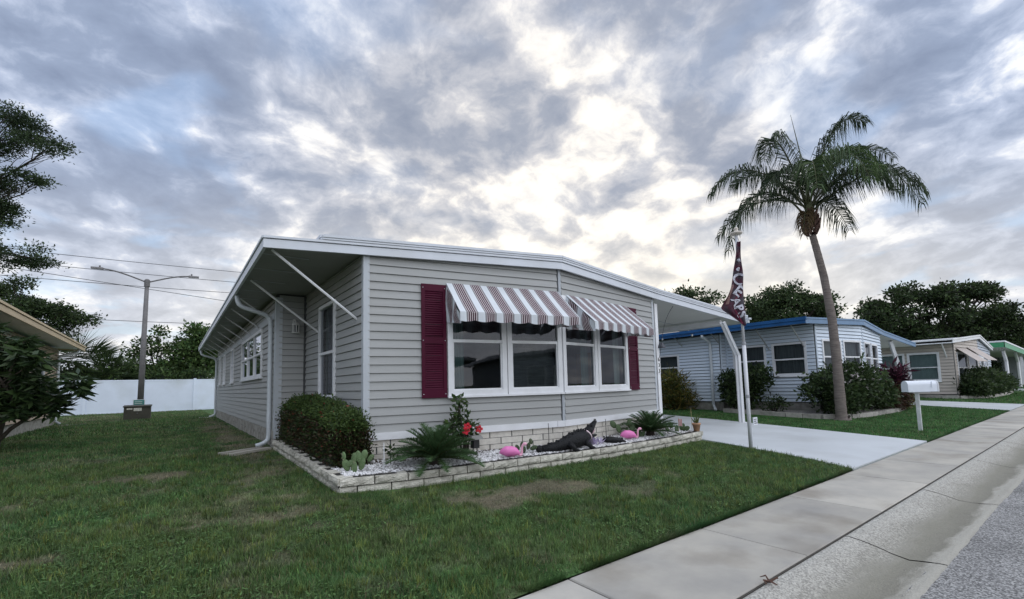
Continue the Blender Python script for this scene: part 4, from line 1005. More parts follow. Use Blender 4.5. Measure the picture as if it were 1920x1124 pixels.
# beige home's planting edge
eg = thing('raised_planter', 'low pale edging under the hedge of the beige home', 'planter', (37, 4.3, .07))
pts = [(31.6, 6.2), (31.5, 4.9), (32.6, 4.2), (35, 4.0), (39, 4.0), (42.5, 4.2)]
for a, b in zip(pts[:-1], pts[1:]):
    n = max(1, round((Vector(b)-Vector(a)).length/.8))
    for k in range(n):
        p = (lerp(a[0], b[0], k/n), lerp(a[1], b[1], k/n)); q = (lerp(a[0], b[0], (k+.97)/n), lerp(a[1], b[1], (k+.97)/n)); z = zgf(p[1])
        MB().bar((*p, z+.05), (*q, z+.05), .16, .2).build('block', mk('edging_block', (.3, .3, .3)), eg)
# far home with the green carport edge
M_GREEN = mk('green_metal', (.05, .28, .13), .4, .1, 2)
fh = thing('manufactured_home', 'distant home with green carport roof edge at the right', 'house', (55, 8, .1))
mb = MB(); roofplane(mb, [(45.0, 4.6, 3.25), (62, 4.6, 2.75), (62, 16, 2.75), (45.0, 16, 3.25)], .12); cr = mb.build('carport_roof', mk('carport_panel', (.6, .6, .6)), fh)
edge_boards(cr, [(44.9, 16, 3.05), (44.9, 4.5, 3.05), (62, 4.5, 2.55)], M_GREEN, 'fascia', ((.0, .34, .0),))
edge_boards(cr, [(44.9, 16, 3.05), (44.9, 4.5, 3.05), (62, 4.5, 2.55)], M_WHITE, 'fascia', ((.345, .45, .03),))
for x in (49.5, 56, 61.5): MB().tube([(x-1.0, 5, 2.95), (x, 5, 2.2), (x, 5, .05)], .11, 6).build('carport_post', M_WHITE, fh)
MB().box(46, 70, 15.8, 24, .1, 2.6).build('rear_wall', M_SIDB, fh)
MB().box(62, 75, 5.4, 20, .1, 2.9).build('side_wall', mk('far_siding', (.34, .36, .38), .7), fh)
mb = MB(); roofplane(mb, [(61.6, 5.0, 2.95), (75.4, 5.0, 2.95), (75.4, 20, 2.95), (61.6, 20, 2.95)], .2); mb.build('roof', M_ROOF, fh)

# ------------------------------------------------------------ home at the left edge
M_TANS = mk('tan_siding', (.42, .33, .25), .6, .08, 2); M_YEL = mk('cream_fascia', (.50, .40, .26), .5, .08, 2)
lh = thing('manufactured_home', 'tan home with cream roof edge half hidden by the leafy shrub at left', 'house', (-6, 18, .2))
l1 = Wall((-3.72, 8.0), (-3.72, 25.4)); l2 = Wall((-3.72, 25.4), (-10.5, 25.4)); l3 = Wall((-10.5, 8), (-3.72, 8.0))
hl = [(l1.u_of_y(13.5), l1.u_of_y(15), 1.5, 2.5), (l1.u_of_y(21.5), l1.u_of_y(23), 1.5, 2.5)]
for w, h, nm in ((l1, hl, 'side_wall'), (l2, [], 'rear_wall'), (l3, [], 'front_wall')):
    simple_wall(lh, w, h, .58, zt(3.25), M_TANS, nm, .14); mb = MB(); w.slab(mb, 0, w.L, .0, .575, -.1, -.01); mb.build('skirting', M_SKIRT, lh)
for h in hl: window(l1, lh, *h, fr=.08, rail=.5, glass=M_DGLASS, curtain=[(-.02, 1.02, -.12, G4)])
mb = MB(); l1.slab(mb, l1.L-.12, l1.L+.01, .58, 3.2, -.02, .03); mb.build('corner_trim', M_TRIM, lh)
mb = MB(); roofplane(mb, [(-3.0, 7.0, 3.27), (-3.0, 25.9, 3.27), (-6.8, 25.9, 3.5), (-6.8, 7.0, 3.5)], .1); roofplane(mb, [(-6.8, 7.0, 3.5), (-6.8, 25.9, 3.5), (-11.2, 25.9, 3.2), (-11.2, 7.0, 3.2)], .1)
lr = mb.build('roof', M_ROOF, lh)
edge_boards(lr, [(-2.98, 7.0, 3.22), (-2.98, 25.95, 3.22), (-6.8, 25.95, 3.45)], M_YEL, 'fascia', ((0, .13, 0), (.145, .20, .03)))
downspout(lh, [(-3.05, 25.1, 3.25), (-3.1, 25.1, 3.1), (-3.62, 25.1, 2.95), (-3.64, 25.1, 2.8), (-3.64, 25.1, .4), (-3.5, 25.1, .28)], .05)
sb = MB().box(-3.6, -2.7, 24.6, 24.9, .2, .25).build('splash_block', M_CONC); tag(sb, 'flat concrete splash block beside the tan home downspout', 'splash block')

# ------------------------------------------------------------ fence, lamp, utility box, wires
M_VINYL = mk('white_vinyl', (.66, .72, .82), .4, .05, 1, rnd=.04, dirt=((.45, .48, .46), .4, .7))
fc = thing('vinyl_fence', 'tall white vinyl privacy fence across the back of the lots', 'fence', (-1, 37.3, .2))
px_ = [-20.6, -17.9, -15.2, -12.45, -9.7, -6.97, -4.22, -1.5, 1.21, 3.95, 6.7, 9.4]
for i, x in enumerate(px_):
    MB().box(x-.07, x+.07, 37.23, 37.37, .1, 2.32).build('post', M_VINYL, fc)
    MB().prism([(x-.085, 37.215, 2.32), (x+.085, 37.215, 2.32), (x+.085, 37.385, 2.32), (x-.085, 37.385, 2.32)], (0, 0, .035)).build('post_cap', M_VINYL, fc)
    if i < len(px_)-1:
        q = MB().box(x+.07, px_[i+1]-.07, 37.285, 37.315, .28, 2.22).build('panel', M_VINYL, fc)
        MB().box(x+.07, px_[i+1]-.07, 37.27, 37.33, 2.2, 2.29).build('rail', M_VINYL, q); MB().box(x+.07, px_[i+1]-.07, 37.27, 37.33, .24, .36).build('rail', M_VINYL, q)
M_STEEL = mk('weathered_steel', (.13, .125, .125), .55, .2, 4)
lp = thing('street_lamp', 'tall dark steel lamp post with two curved arms', 'street lamp', (-1.25, 29, .2))
MB().tube([(-1.25, 29, .2), (-1.22, 29, 3.5), (-1.18, 29, 7.1)], [.13, .115, .085], 12).build('pole', M_STEEL, lp, True)
MB().lathe((-1.18, 29, 6.75), [(.10, 0), (.12, .02), (.12, .34), (.07, .4)], 10).build('bracket', M_STEEL, lp)
for sx, ex, ez in ((-1, -3.0, 7.47), (1, .66, 7.50)):
    a = MB().tube(bez([(-1.18, 29, 6.98), (-1.18+sx*.7, 29, 7.25), (-1.18+sx*1.2, 29, ez), (ex, 29, ez)], 10), .035, 8).build('arm', M_STEEL, lp, True)
    h = MB().hexa([(ex+sx*p, 29+q, ez+z) for z, w in ((-.04, .1), (.045, .07)) for p, q in ((-.15, -w), (.30, -w*.7), (.30, w*.7), (-.15, w))]).build('lamp_head', M_STEEL, a)
    MB().lathe((ex-sx*.02, 29, ez+.045), [(.035, 0), (.035, .09), (.02, .1)], 8).build('photocell', M_STEEL, a)
ub = thing('transformer_box', 'low dark green brown transformer cabinet with white stickers', 'utility box', (-1.2, 26.8, .22))
tb = MB(); tb.hexa([(-1.70, 26.5, .22), (-.76, 26.5, .22), (-.76, 27.3, .22), (-1.70, 27.3, .22), (-1.70, 26.55, .80), (-.76, 26.55, .80), (-.76, 27.3, .84), (-1.70, 27.3, .84)])
M_TBOX = mk('olive_paint', (.055, .052, .038), .6, .2, 5)
tb = tb.build('cabinet', M_TBOX, ub); MB().hexa([(-1.73, 26.5, .80), (-.73, 26.5, .80), (-.73, 27.33, .84), (-1.73, 27.33, .84), (-1.73, 26.5, .845), (-.73, 26.5, .845), (-.73, 27.33, .885), (-1.73, 27.33, .885)]).build('lid', M_TBOX, ub)
MB().box(-1.36, -1.08, 26.515, 26.53, .62, .76).build('sticker', mk('sticker_white', (.6, .58, .52), .6, .3, 30), tb); MB().box(-1.6, -1.4, 26.515, 26.53, .69, .76).build('sticker', mk('sticker_white', (.6, .58, .52)), tb)
MB().lathe((-1.23, 26.52, .5), [(.03, 0), (.03, .05)], 8).build('lock', M_STEEL, tb); MB().box(-1.8, -.66, 26.4, 27.4, .1, .225).build('pad', M_CONC, ub)
gs = thing('utility_sign', 'small green sign with white lines standing above the transformer cabinet', 'sign', (-1.2, 28.0, .2))
MB().box(-1.45, -1.05, 28.0, 28.03, .86, 1.10).build('panel', mk('sign_green', (.06, .22, .20), .5), gs); MB().box(-1.47, -1.03, 28.005, 28.025, .84, 1.12).build('border', M_WHITE, gs)
for k in range(2): MB().box(-1.41, -1.13, 27.99, 27.998, .92+k*.08, .95+k*.08).build('text_line', mk('sign_text', (.5, .6, .55)), gs)
MB().box(-1.40, -1.36, 28.03, 28.06, .2, 1.1).build('leg', M_WHITE, gs); MB().box(-1.14, -1.10, 28.03, 28.06, .2, 1.1).build('leg', M_WHITE, gs)
M_WIRE = mk('wire', (.035, .035, .04), .6)
for k, (z0, z1, sag) in enumerate(((12.6, 12.9, .5), (11.75, 11.85, .45), (10.5, 10.9, .5), (7.5, 7.8, .4), (13.2, 8.5, .1))):
    pts = [(-30+i*1.25, 50+.1*k, lerp(z0, z1, i/40)-sag*(4*(i/40)*(1-i/40)-.96)) for i in range(41)]
    w_ = MB().tube(pts, .022, 4).build('power_line', M_WIRE, None)
    tag(w_, ('uppermost', 'second highest', 'third highest', 'lowest', 'fourth highest')[k]+' thin dark power line crossing the sky at left', 'power line', 'power lines behind the fence')

# homes across the street (behind the viewer; they show only as reflections in the panes)
for k, (x, mt, nm) in enumerate(((-14, M_BEI, 'beige'), (0, M_TANS, 'tan'), (13, M_GRY, 'grey'), (27, M_BEI, 'cream'))):
    ah = thing('manufactured_home', ('beige', 'tan', 'grey', 'cream')[k]+' home across the street, seen only mirrored in the window panes', 'house', (x, -17, 0))
    w = Wall((x+3.6, -12.5), (x-3.6, -12.5)); hh_ = [(1.2, 2.6, 1.2, 2.5), (3.0, 4.4, 1.2, 2.5), (4.8, 6.0, 1.2, 2.5)]
    mb = MB(); backing(w, hh_, .0, lambda u: 3.0, mb); mb.build('front_wall', mt, ah)
    for h in hh_: window(w, ah, *h, fr=.08, rail=.5, glass=M_DGLASS)
    MB().box(x-3.6, x+3.6, -24, -12.63, .0, 2.98).build('body', mt, ah)
    mb = MB(); roofplane(mb, [(x-4.3, -12.2, 2.95), (x, -12.2, 3.35), (x, -24.3, 3.35), (x-4.3, -24.3, 2.95)], .2); roofplane(mb, [(x, -12.2, 3.35), (x+7.5, -12.2, 2.8), (x+7.5, -24.3, 2.8), (x, -24.3, 3.35)], .2); mb.build('roof', M_ROOF, ah)
# ------------------------------------------------------------ flagpole and flag
RT = Vector((.80, -.60, 0))
fp = thing('flagpole', 'slim white flagpole at the lawn edge carrying a limp maroon flag', 'flagpole', (8.55, 4.17, .06))
M_POLE = mk('pole_white', (.62, .63, .66), .35, .06, 3)
MB().tube([(8.55, 4.17, .0), (8.55, 4.17, 1.0), (8.55, 4.17, 2.0)], .034, 10).build('lower_pole', M_POLE, fp, True)
MB().tube([(8.55, 4.17, 1.98), (8.55, 4.17, 4.1)], .026, 10).build('upper_pole', M_POLE, fp, True)
for z in (1.0, 1.98): MB().lathe((8.55, 4.17, z), [(.036, 0), (.038, .01), (.038, .05), (.034, .06)], 10).build('joint_collar', mk('collar_grey', (.3, .31, .33), .4), fp)
MB().lathe((8.55, 4.17, 4.09), [(.02, 0), (.10, .02), (.115, .035), (.10, .055), (.04, .07), (.03, .10), (.045, .12), (.03, .15), (.005, .16)], 16).build('finial', mk('finial_cream', (.55, .5, .44), .4), fp, True)
pq = MB().box(8.57, 8.72, 4.10, 4.115, .50, .64).build('plaque', mk('plaque_white', (.72, .74, .78), .4), fp)
for k, (a, b) in enumerate(((.0, .09), (.0, .08), (.01, .11))): MB().box(8.585+a, 8.585+b, 4.092, 4.0985, .60-k*.035, .613-k*.035).build('text_line', mk('plaque_text', (.08, .08, .10)), pq)
wz = [(2.34, .015), (2.42, .10), (2.52, .22), (2.62, .36), (2.68, .42), (2.76, .38), (2.9, .29), (3.05, .22), (3.25, .155), (3.5, .11), (3.75, .065), (3.95, .025)]
def fwid(z):
    for (a, b), (c, d) in zip(wz[:-1], wz[1:]):
        if a <= z <= c: return lerp(b, d, (z-a)/(c-a))
    return wz[0][1] if z < wz[0][0] else wz[-1][1]
def fsurf(s, z, off=0.):
    """s metres away from the pole, z height"""
    w = fwid(z); a = min(max((s+.035)/(w+.035), -.1), 1.1)
    dep = .045*math.sin(a*7.5+z*1.2)*(.35+min(w, .3)*2)+.02*math.sin(z*9+a*3)
    nrm = Vector((-.6, -.8, 0))
    return Vector((8.55, 4.17, z))-RT*s+nrm*(.045+abs(dep)+off)
M_FLAG = mk('flag_cloth', (.050, .045, .055), .85, .35, 6, c2=(.070, .016, .032), thr=(.42, .58))
M_FLAGR = mk('flag_maroon', (.12, .016, .038), .85, .2, 6); M_FLAGW = mk('flag_white', (.52, .52, .58), .85, .1, 6)
fl = MB(); nz, na = 60, 22
for j in range(nz+1):
    z = lerp(2.34, 3.95, j/nz); w = fwid(z)
    for i in range(na+1): fl.v.append(tuple(fsurf(lerp(-.035, w, i/na), z)))
for j in range(nz):
    for i in range(na): fl.f.append((j*(na+1)+i, j*(na+1)+i+1, (j+1)*(na+1)+i+1, (j+1)*(na+1)+i))
flag = thing('flag', 'limp dark maroon flag with white lettering hanging from the pole', 'flag', (8.5, 4.2, 2.34))
fo = fl.build('cloth', M_FLAG, flag, True)
def on_flag(me, c, ang, name, mat, off):
    ca, sa = math.cos(ang), math.sin(ang); o = wloc(flag)
    bm = bmesh.new(); bm.from_mesh(me); bmesh.ops.triangulate(bm, faces=bm.faces); bmesh.ops.subdivide_edges(bm, edges=bm.edges, cuts=1); bm.to_mesh(me); bm.free()
    for v in me.vertices:
        x, y = v.co.x, v.co.y; X = x*ca-y*sa; Y = x*sa+y*ca
        p = fsurf(max(c[0]-X, -.03), min(max(c[1]+Y, 2.35), 3.94), off+v.co.z); v.co = p-o
    me.materials.clear(); me.materials.append(mat); link(name, me, flag)
for txt, sz, c, an in (('ARS', .22, (.10, 2.68), R(-70)), ('E', .30, (.07, 2.99), R(-40)), ('C', .30, (.06, 3.22), R(-35)), ('8', .12, (.03, 3.56), R(-20)), ('c', .12, (.045, 3.42), R(-50))):
    on_flag(textmesh(txt, sz, .001, .008), c, an, 'lettering', M_FLAGW, .012)
def strip(pts, w, mat, name):
    mb = MB()
    for i, (s, z) in enumerate(pts):
        mb.v += [tuple(fsurf(s-w/2, z, .008)), tuple(fsurf(s+w/2, z, .008))]
        if i: mb.f.append((2*i-2, 2*i-1, 2*i+1, 2*i))
    mb.build(name, mat, flag)
strip([(lerp(.0, .20, t/10), lerp(2.97, 2.80, t/10)) for t in range(11)], .05, M_FLAGR, 'red_band')
strip([(lerp(.19, .03, t/10), lerp(2.72, 2.38, t/10)) for t in range(11)], .04, M_FLAGR, 'red_band')
strip([(lerp(.17, .30, t/10), lerp(3.12, 2.75, t/10)) for t in range(11)], .05, mk('flag_tan', (.22, .13, .12), .85), 'hem')

# ------------------------------------------------------------ mailbox
mbx = thing('mailbox', 'white rounded mailbox on a white post beside the sidewalk', 'mailbox', (14.28, 2.95, .02))
ax = Vector((.76, -.65, 0)).normalized(); sd = Vector((ax.y, -ax.x, 0))
c = Vector((14.33, 2.91, .94)); Lh = .33; wd = .105; hh = .16
prof = [(-wd, 0), (wd, 0), (wd, hh)]+[(wd*math.cos(t), hh+wd*math.sin(t)) for t in np.linspace(.2, math.pi-.2, 9)]+[(-wd, hh)]
M_MB = mk('mailbox_white', (.72, .76, .82), .4, .05, 4)
bd = MB().prism([c-ax*Lh+sd*a+Vector((0, 0, b)) for a, b in prof], ax*(2*Lh)).build('box', M_MB, mbx)
MB().prism([c+ax*(Lh+.002)+sd*(a*1.06)+Vector((0, 0, b*1.03-.004)) for a, b in prof], ax*.03).build('door', mk('mailbox_door', (.62, .64, .66), .4), mbx)
MB().bar(c+ax*(Lh-.14)+sd*(wd+.012)+Vector((0, 0, .1)), c+ax*(Lh-.14)+sd*(wd+.012)+Vector((0, 0, .24)), .02, .008).build('flag_arm', M_MB, mbx)
MB().box(14.245, 14.315, 2.915, 2.985, -.05, .93).build('post', mk('post_weathered', (.58, .60, .60), .7, .12, 9, dirt=((.4, .4, .36), .5, 6)), mbx)
MB().bar(c-ax*.2-Vector((0, 0, .012)), c+ax*.2-Vector((0, 0, .012)), .12, .02).build('bracket', M_POLE, mbx)

# ------------------------------------------------------------ bed ornaments
def zbed(x): return zgf(front_y(x))+.19
gator = thing('alligator_statue', 'dark alligator statue with raised open jaws and a pale collar in the flower bed', 'statue', (5.2, 5.45, .27))
M_GAT = mk('gator_dark', (.010, .0105, .012), .6, .35, 14, 1.0, 45, .25)
zb0 = zbed(5.2)
gp = [(4.66, 5.52, .055), (4.78, 5.46, .065), (4.92, 5.42, .085), (5.06, 5.40, .115), (5.20, 5.40, .14), (5.34, 5.42, .155), (5.46, 5.44, .165), (5.56, 5.46, .175), (5.64, 5.48, .20)]
gr_ = [.06, .075, .09, .115, .14, .155, .15, .12, .10]
body = MB().tube([(x, y, zb0+z) for x, y, z in gp], gr_, 12, squash=[.9]*9)
# scutes
for i in range(1, len(gp)-1):
    for s in (-1, 0, 1):
        x, y, z = gp[i]; h = gr_[i]
        for dx in (0, .06):
            body.ellipsoid((x+dx, y+s*h*.35, zb0+z+h*.86), (.026, .012, .022), 5, 4)
body.ellipsoid((4.62, 5.52, zb0+.06), (.06, .06, .06), 8, 6)
for x, y, d in ((5.44, 5.33, -1), (5.44, 5.56, 1), (5.06, 5.31, -1), (5.06, 5.50, 1)):   # legs, bent
    body.tube([(x, y, zb0+.11), (x+.02, y+d*.07, zb0+.07), (x+.06, y+d*.09, zb0+.02), (x+.12, y+d*.10, zb0+.012)], [.055, .045, .032, .018], 8)
body.build('body', M_GAT, gator, True)
hd = MB(); hd.tube([(5.62, 5.47, zb0+.22), (5.70, 5.49, zb0+.27), (5.77, 5.50, zb0+.315), (5.86, 5.52, zb0+.375), (5.91, 5.53, zb0+.41)], [.088, .085, .07, .05, .035], 10, squash=[.85, .8, .7, .6, .55])
for s in (-1, 1): hd.ellipsoid((5.73, 5.49+s*.045, zb0+.345), (.025, .018, .022), 6, 5)
for s in (-1, 1): hd.ellipsoid((5.905, 5.53+s*.015, zb0+.435), (.014, .01, .012), 5, 4)
hd.build('upper_jaw', M_GAT, gator, True)
MB().tube([(5.64, 5.48, zb0+.18), (5.74, 5.50, zb0+.17), (5.84, 5.52, zb0+.165), (5.92, 5.54, zb0+.17)], [.075, .062, .045, .028], 10, squash=[.6]*4).build('lower_jaw', M_GAT, gator, True)
MB().tube([(5.70, 5.50, zb0+.20), (5.79, 5.51, zb0+.22), (5.87, 5.52, zb0+.26)], [.05, .04, .02], 8, squash=[.5]*3).build('mouth_lining', mk('mouth_pink', (.45, .28, .33), .6), gator, True)
tt = MB()
for k in range(7):
    for s in (-1, 1):
        q = Vector((5.72+k*.025, 5.50+s*(.05-k*.004), zb0+.275+k*.017)); tt.tube([q, q+Vector((.004, 0, -.022))], [.006, .001], 4)
tt.build('teeth', mk('tooth', (.7, .68, .6), .4), gator)
ring = []
cx_, cy_, cz_ = 5.615, 5.475, zb0+.205; nn = Vector((.8, .1, .55)).normalized(); a1 = Vector((0, 1, 0)); a2 = nn.cross(a1)
for k in range(21): t = k/20*2*math.pi; ring.append(Vector((cx_, cy_, cz_))+a1*(.108*math.cos(t))+a2*(.10*math.sin(t)))
MB().tube(ring, .016, 6).build('collar', mk('collar_pink', (.72, .58, .62), .7), gator, True)
tl = MB()
for k in range(26):
    a = random.uniform(0, 6.28); q = Vector((5.80+random.uniform(-.05, .1), 5.50+random.uniform(-.10, .08), zb0)); r2 = random.uniform(.05, .12)
    tl.add([q, q+Vector((r2*math.cos(a), r2*math.sin(a), random.uniform(.06, .2))), q+Vector((r2*math.cos(a+.9), r2*math.sin(a+.9), random.uniform(.05, .16)))], [(0, 1, 2)])
tl.build('tulle', mk('tulle_lilac', (.52, .46, .62), .9), gator)
# small dark reptile lump
lm = thing('alligator_statue', 'small black alligator figure half buried behind the big one', 'statue', (6.3, 5.42, .27))
lb = MB().tube([(6.06, 5.52, zb0+.06), (6.14, 5.48, zb0+.07), (6.24, 5.43, zb0+.065), (6.36, 5.38, zb0+.045), (6.46, 5.34, zb0+.02)], [.03, .065, .07, .055, .02], 10, squash=[.8]*5)
for k in range(12): lb.ellipsoid((6.1+k*.028, 5.5-k*.013+random.uniform(-.02, .02), zb0+.12-k*.004), (.018, .014, .018), 5, 4)
lb.build('body', M_GAT, lm, True)
M_PINK = mk('flamingo_pink', (.72, .19, .46), .45, .05, 6, spec=.5); M_PINK2 = mk('flamingo_pale', (.80, .42, .55), .4)
def flamingo(loc, label, sc=1.0):
    f = thing('flamingo_ornament', label, 'ornament', loc, 'pink flamingos in the flower bed'); L = Vector(loc); d = Vector((.83, -.5, 0)); 
    def q(a, z): return L+d*(a*sc)+Vector((0, 0, z*sc))
    MB().tube([q(-.19, .075), q(-.14, .09), q(-.08, .105), q(0, .115), (q(.07, .10)), q(.12, .075), q(.145, .055)], [.008*sc, .05*sc, .082*sc, .09*sc, .072*sc, .04*sc, .022*sc], 14).build('body', M_PINK, f, True)
    MB().tube([q(-.02, .12), q(-.10, .13), q(-.18, .11), q(-.22, .085)], [.075*sc, .07*sc, .04*sc, .006*sc], 10, squash=[1.1]*4).build('wing', M_PINK, f, True)
    n = MB().tube(bez([q(.12, .06), q(.24, .0), q(.15, .13), q(.18, .27), q(.27, .22)], 14), [.026*sc]*3+[.020*sc]*9+[.028*sc, .03*sc, .022*sc], 8).build('neck', M_PINK2, f, True)
    MB().tube(bez([q(.265, .22), q(.30, .205), q(.30, .16)], 5), [.018*sc, .014*sc, .012*sc, .010*sc, .008*sc, .002*sc], 6).build('beak', mk('beak_dark', (.05, .03, .03), .4), n, True)
    for s in (-.02, .03):
        MB().tube([q(s, .04), q(s, -.04)], .007*sc, 6).build('leg', M_PINK2, f)
flamingo((4.02, 5.44, zbed(4.02)+.0), 'pink flamingo ornament lying beside the small cactus, left of the alligator', .85)
flamingo((6.78, 5.50, zbed(6.8)+.01), 'pink flamingo ornament right of the alligator, in front of the far sago', .85)
# garden lantern, stakes, pot, little flag
gl = thing('garden_light', 'dark square garden light on stakes beside the near sago palm', 'garden light', (3.74, 6.0, .28))
zq = zbed(3.74)
MB().hexa([(3.62, 5.92, zq+.25), (3.86, 5.92, zq+.25), (3.86, 6.08, zq+.25), (3.62, 6.08, zq+.25), (3.66, 5.95, zq+.31), (3.82, 5.95, zq+.31), (3.82, 6.05, zq+.31), (3.66, 6.05, zq+.31)]).build('hood', mk('light_grey', (.20, .20, .19), .5), gl)
MB().box(3.69, 3.79, 5.95, 6.05, zq+.12, zq+.25).build('lens_box', mk('light_dark', (.03, .032, .032), .3), gl)
for dx in (.015, .085): MB().tube([(3.69+dx, 6.0, zq-.05), (3.69+dx, 6.0, zq+.13)], .008, 6).build('leg', mk('light_dark', (.03, .03, .03)), gl)
def stake(x, y, h, r, mat, label):
    z = zbed(x) if x > 1.7 else zgf(y); s = MB().tube([(x, y, z-.06), (x+.003, y, z+h*.5), (x, y, z+h)], [r, r*.9, r*.8], 6); s.lathe((x, y, z+h*.75), [(r*1.6, 0), (r*1.6, .015)], 6); tag(s.build('garden_stake', mat), label, 'stake')
stake(2.27, 5.92, .34, .007, M_WHITE, 'thin white plastic stake left of the near sago palm')
stake(2.02, 6.35, .62, .007, mk('bamboo', (.40, .33, .18), .7), 'thin bamboo cane in front of the dark hedge')
stake(5.02, 5.75, .42, .006, mk('stake_dark', (.05, .05, .05), .6), 'thin dark stake behind the alligator tail')
stake(6.42, 5.75, .40, .006, mk('stake_dark', (.05, .05, .05), .6), 'thin dark stake right of the alligator head')
stake(9.0, 5.62, .48, .005, mk('bamboo', (.40, .33, .18), .7), 'thin cane beside the flower pot')
M_TERRA = mk('terracotta', (.46, .27, .17), .85, .12, 8)
pt = thing('potted_plant', 'small terracotta pot with a green succulent on the planter end', 'potted plant', (8.82, 5.40, zgf(5.4)+.195))
z0 = zgf(5.4)+.195
MB().lathe((8.82, 5.40, z0), [(.055, 0), (.08, .13), (.088, .13), (.09, .165), (.078, .165), (.07, .14)], 16).build('pot', M_TERRA, pt, True)
sfl = thing('small_flag', 'tiny red and white striped flag stuck among the plants by the pot', 'flag', (8.52, 5.62, .28))
MB().tube([(8.52, 5.62, .2), (8.52, 5.62, .58)], .004, 5).build('stick', mk('bamboo', (.4, .33, .18)), sfl)
cl_ = MB(); cl_.add([(8.52, 5.62, .56), (8.56, 5.56, .54), (8.56, 5.56, .40), (8.52, 5.62, .42)], [(0, 1, 2, 3)]); cl_ = cl_.build('cloth', mk('flag_fabric', (.66, .64, .62), .8), sfl)
for k in range(3):
    t0, t1 = k/3+.04, k/3+.18
    p = lambda t, z: (lerp(8.518, 8.558, t), lerp(5.616, 5.556, t), z)
    MB().add([p(t0, .552), p(t1, .55), p(t1, .405), p(t0, .41)], [(0, 1, 2, 3)]).build('stripe', mk('flag_red', (.45, .03, .05), .8), cl_)
# string lights under the carport edge
sg = thing('string_lights', 'string of small round bulbs hung along the carport beam', 'string lights', (12.0, 8.0, 2.7))
pts = [Vector((12.28, lerp(6.8, 15, t/24), 2.80-.10*abs(math.sin(t*math.pi/8)))) for t in range(25)]
MB().tube(pts, .006, 4).build('cable', M_WIRE, sg)
for k in range(2, 24, 3): MB().ellipsoid(pts[k]-Vector((0, 0, .05)), (.03, .03, .038), 8, 6).build('bulb', mk('bulb_white', (.75, .78, .8), .2), sg, True)
MB().tube(bez([(9.18, 6.47, 1.9), (9.3, 6.4, 2.4), (9.2, 6.4, 2.7), (9.9, 6.5, 3.2)], 12), .006, 4).build('cable', M_WIRE, sg)
# ------------------------------------------------------------ vegetation kit
def unit(a): return a/np.maximum(np.linalg.norm(a, axis=1, keepdims=True), 1e-9)
def leafset(P, D, L, W, C, fold=.15):
    """diamond leaves: P base, D direction, L length, W width -> V,F,C (4 verts, quad)"""
    n = len(P); D = unit(D); U = unit(np.cross(D, RNG.normal(size=(n, 3)))); Nn = np.cross(D, U)
    L = np.broadcast_to(L, n)[:, None]; W = np.broadcast_to(W, n)[:, None]
    m_ = P+D*L*.45
    V = np.stack([P, m_+U*W/2+Nn*W*fold, P+D*L, m_-U*W/2+Nn*W*fold], 1).reshape(-1, 3)
    F = np.arange(4*n).reshape(-1, 4); return V, F, np.repeat(C, 4, 0)
def mixcol(n, cols, jit=.3):
    c = np.array(cols)[RNG.integers(0, len(cols), n)]; return c*RNG.uniform(1-jit, 1+jit, (n, 1))
def crown_leaves(lobes, nclump, mleaf, rc, L, W, cols, flat=.6, shell=.55, upbias=.2):
    """lobes: (x,y,z,rx,ry,rz)"""
    vol = np.array([l[3]*l[4]*l[5] for l in lobes])**.7; vol = vol/vol.sum(); cs = []
    for l, v in zip(lobes, vol):
        k = max(2, int(nclump*v)); d = unit(RNG.normal(size=(k, 3))); r_ = RNG.uniform(shell**2, 1, (k, 1))**.5
        cs.append(np.array(l[:3])+d*r_*np.array(l[3:6]))
    cs = np.concatenate(cs); k = len(cs)
    br = RNG.uniform(.55, 1.35, (k, 1))
    P = np.repeat(cs, mleaf, 0)+RNG.normal(size=(k*mleaf, 3))*rc*np.array([1, 1, flat])
    D = unit(P-np.repeat(cs, mleaf, 0))+RNG.normal(size=(k*mleaf, 3))*.7+np.array([0, 0, upbias])
    C = mixcol(k*mleaf, cols)*np.repeat(br, mleaf, 0)
    n = len(P); return leafset(P, D, L*RNG.uniform(.6, 1.3, n), W*RNG.uniform(.6, 1.3, n), C), cs
M_BARK = mk('bark', (.045, .038, .032), .95, .35, 6, .8, 25, .1, stretch=(1, 1, .4)); M_LEAF = mk_leaf('leaf', .3)
def limb(mb, a, b, r0, r1, seg=6, wob=.12, n=5):
    a = Vector(a); b = Vector(b); L = (b-a).length; pts = []; rs = []
    for i in range(n+1):
        t = i/n; p = a.lerp(b, t)
        if 0 < i < n: p = p+Vector((random.uniform(-1, 1), random.uniform(-1, 1), random.uniform(-.3, 1)))*L*wob*.35
        pts.append(p); rs.append(lerp(r0, r1, t))
    mb.tube(pts, rs, seg); return pts
def tree(name, label, cat, base, fork, lobes, nclump, mleaf, rc, L, W, cols, tr, group=None, flat=.6, shell=.55, twigs=60, mat=None, upbias=.2, bark=None, lr=.55, every=1):
    t = thing(name, label, cat, base, group); mb = MB(); F0 = Vector(fork)
    limb(mb, base, fork, tr, tr*.7, 9, .06, 6)
    (V, F, C), cs = crown_leaves(lobes, nclump, mleaf, rc, L, W, cols, flat, shell, upbias)
    lc_ = []
    for li, l in enumerate(lobes):
        if li % every: continue
        pts = limb(mb, F0, l[:3], tr*lr, tr*lr*.3, 6, .10); lc_.append((np.array(l[:3]), pts))
    for q in cs[RNG.choice(len(cs), min(twigs, len(cs)), replace=False)]:
        i = int(np.argmin([np.linalg.norm(q-c[0]) for c in lc_])); p = random.choice(lc_[i][1][2:])
        limb(mb, p, q, tr*.13, tr*.03, 4, .1, 3)
    mb.build('trunk', bark or M_BARK, t, True)
    link('crown', np_mesh('crown', V, F, mat or M_LEAF, off=wloc(t), colr=C), t)
    return t
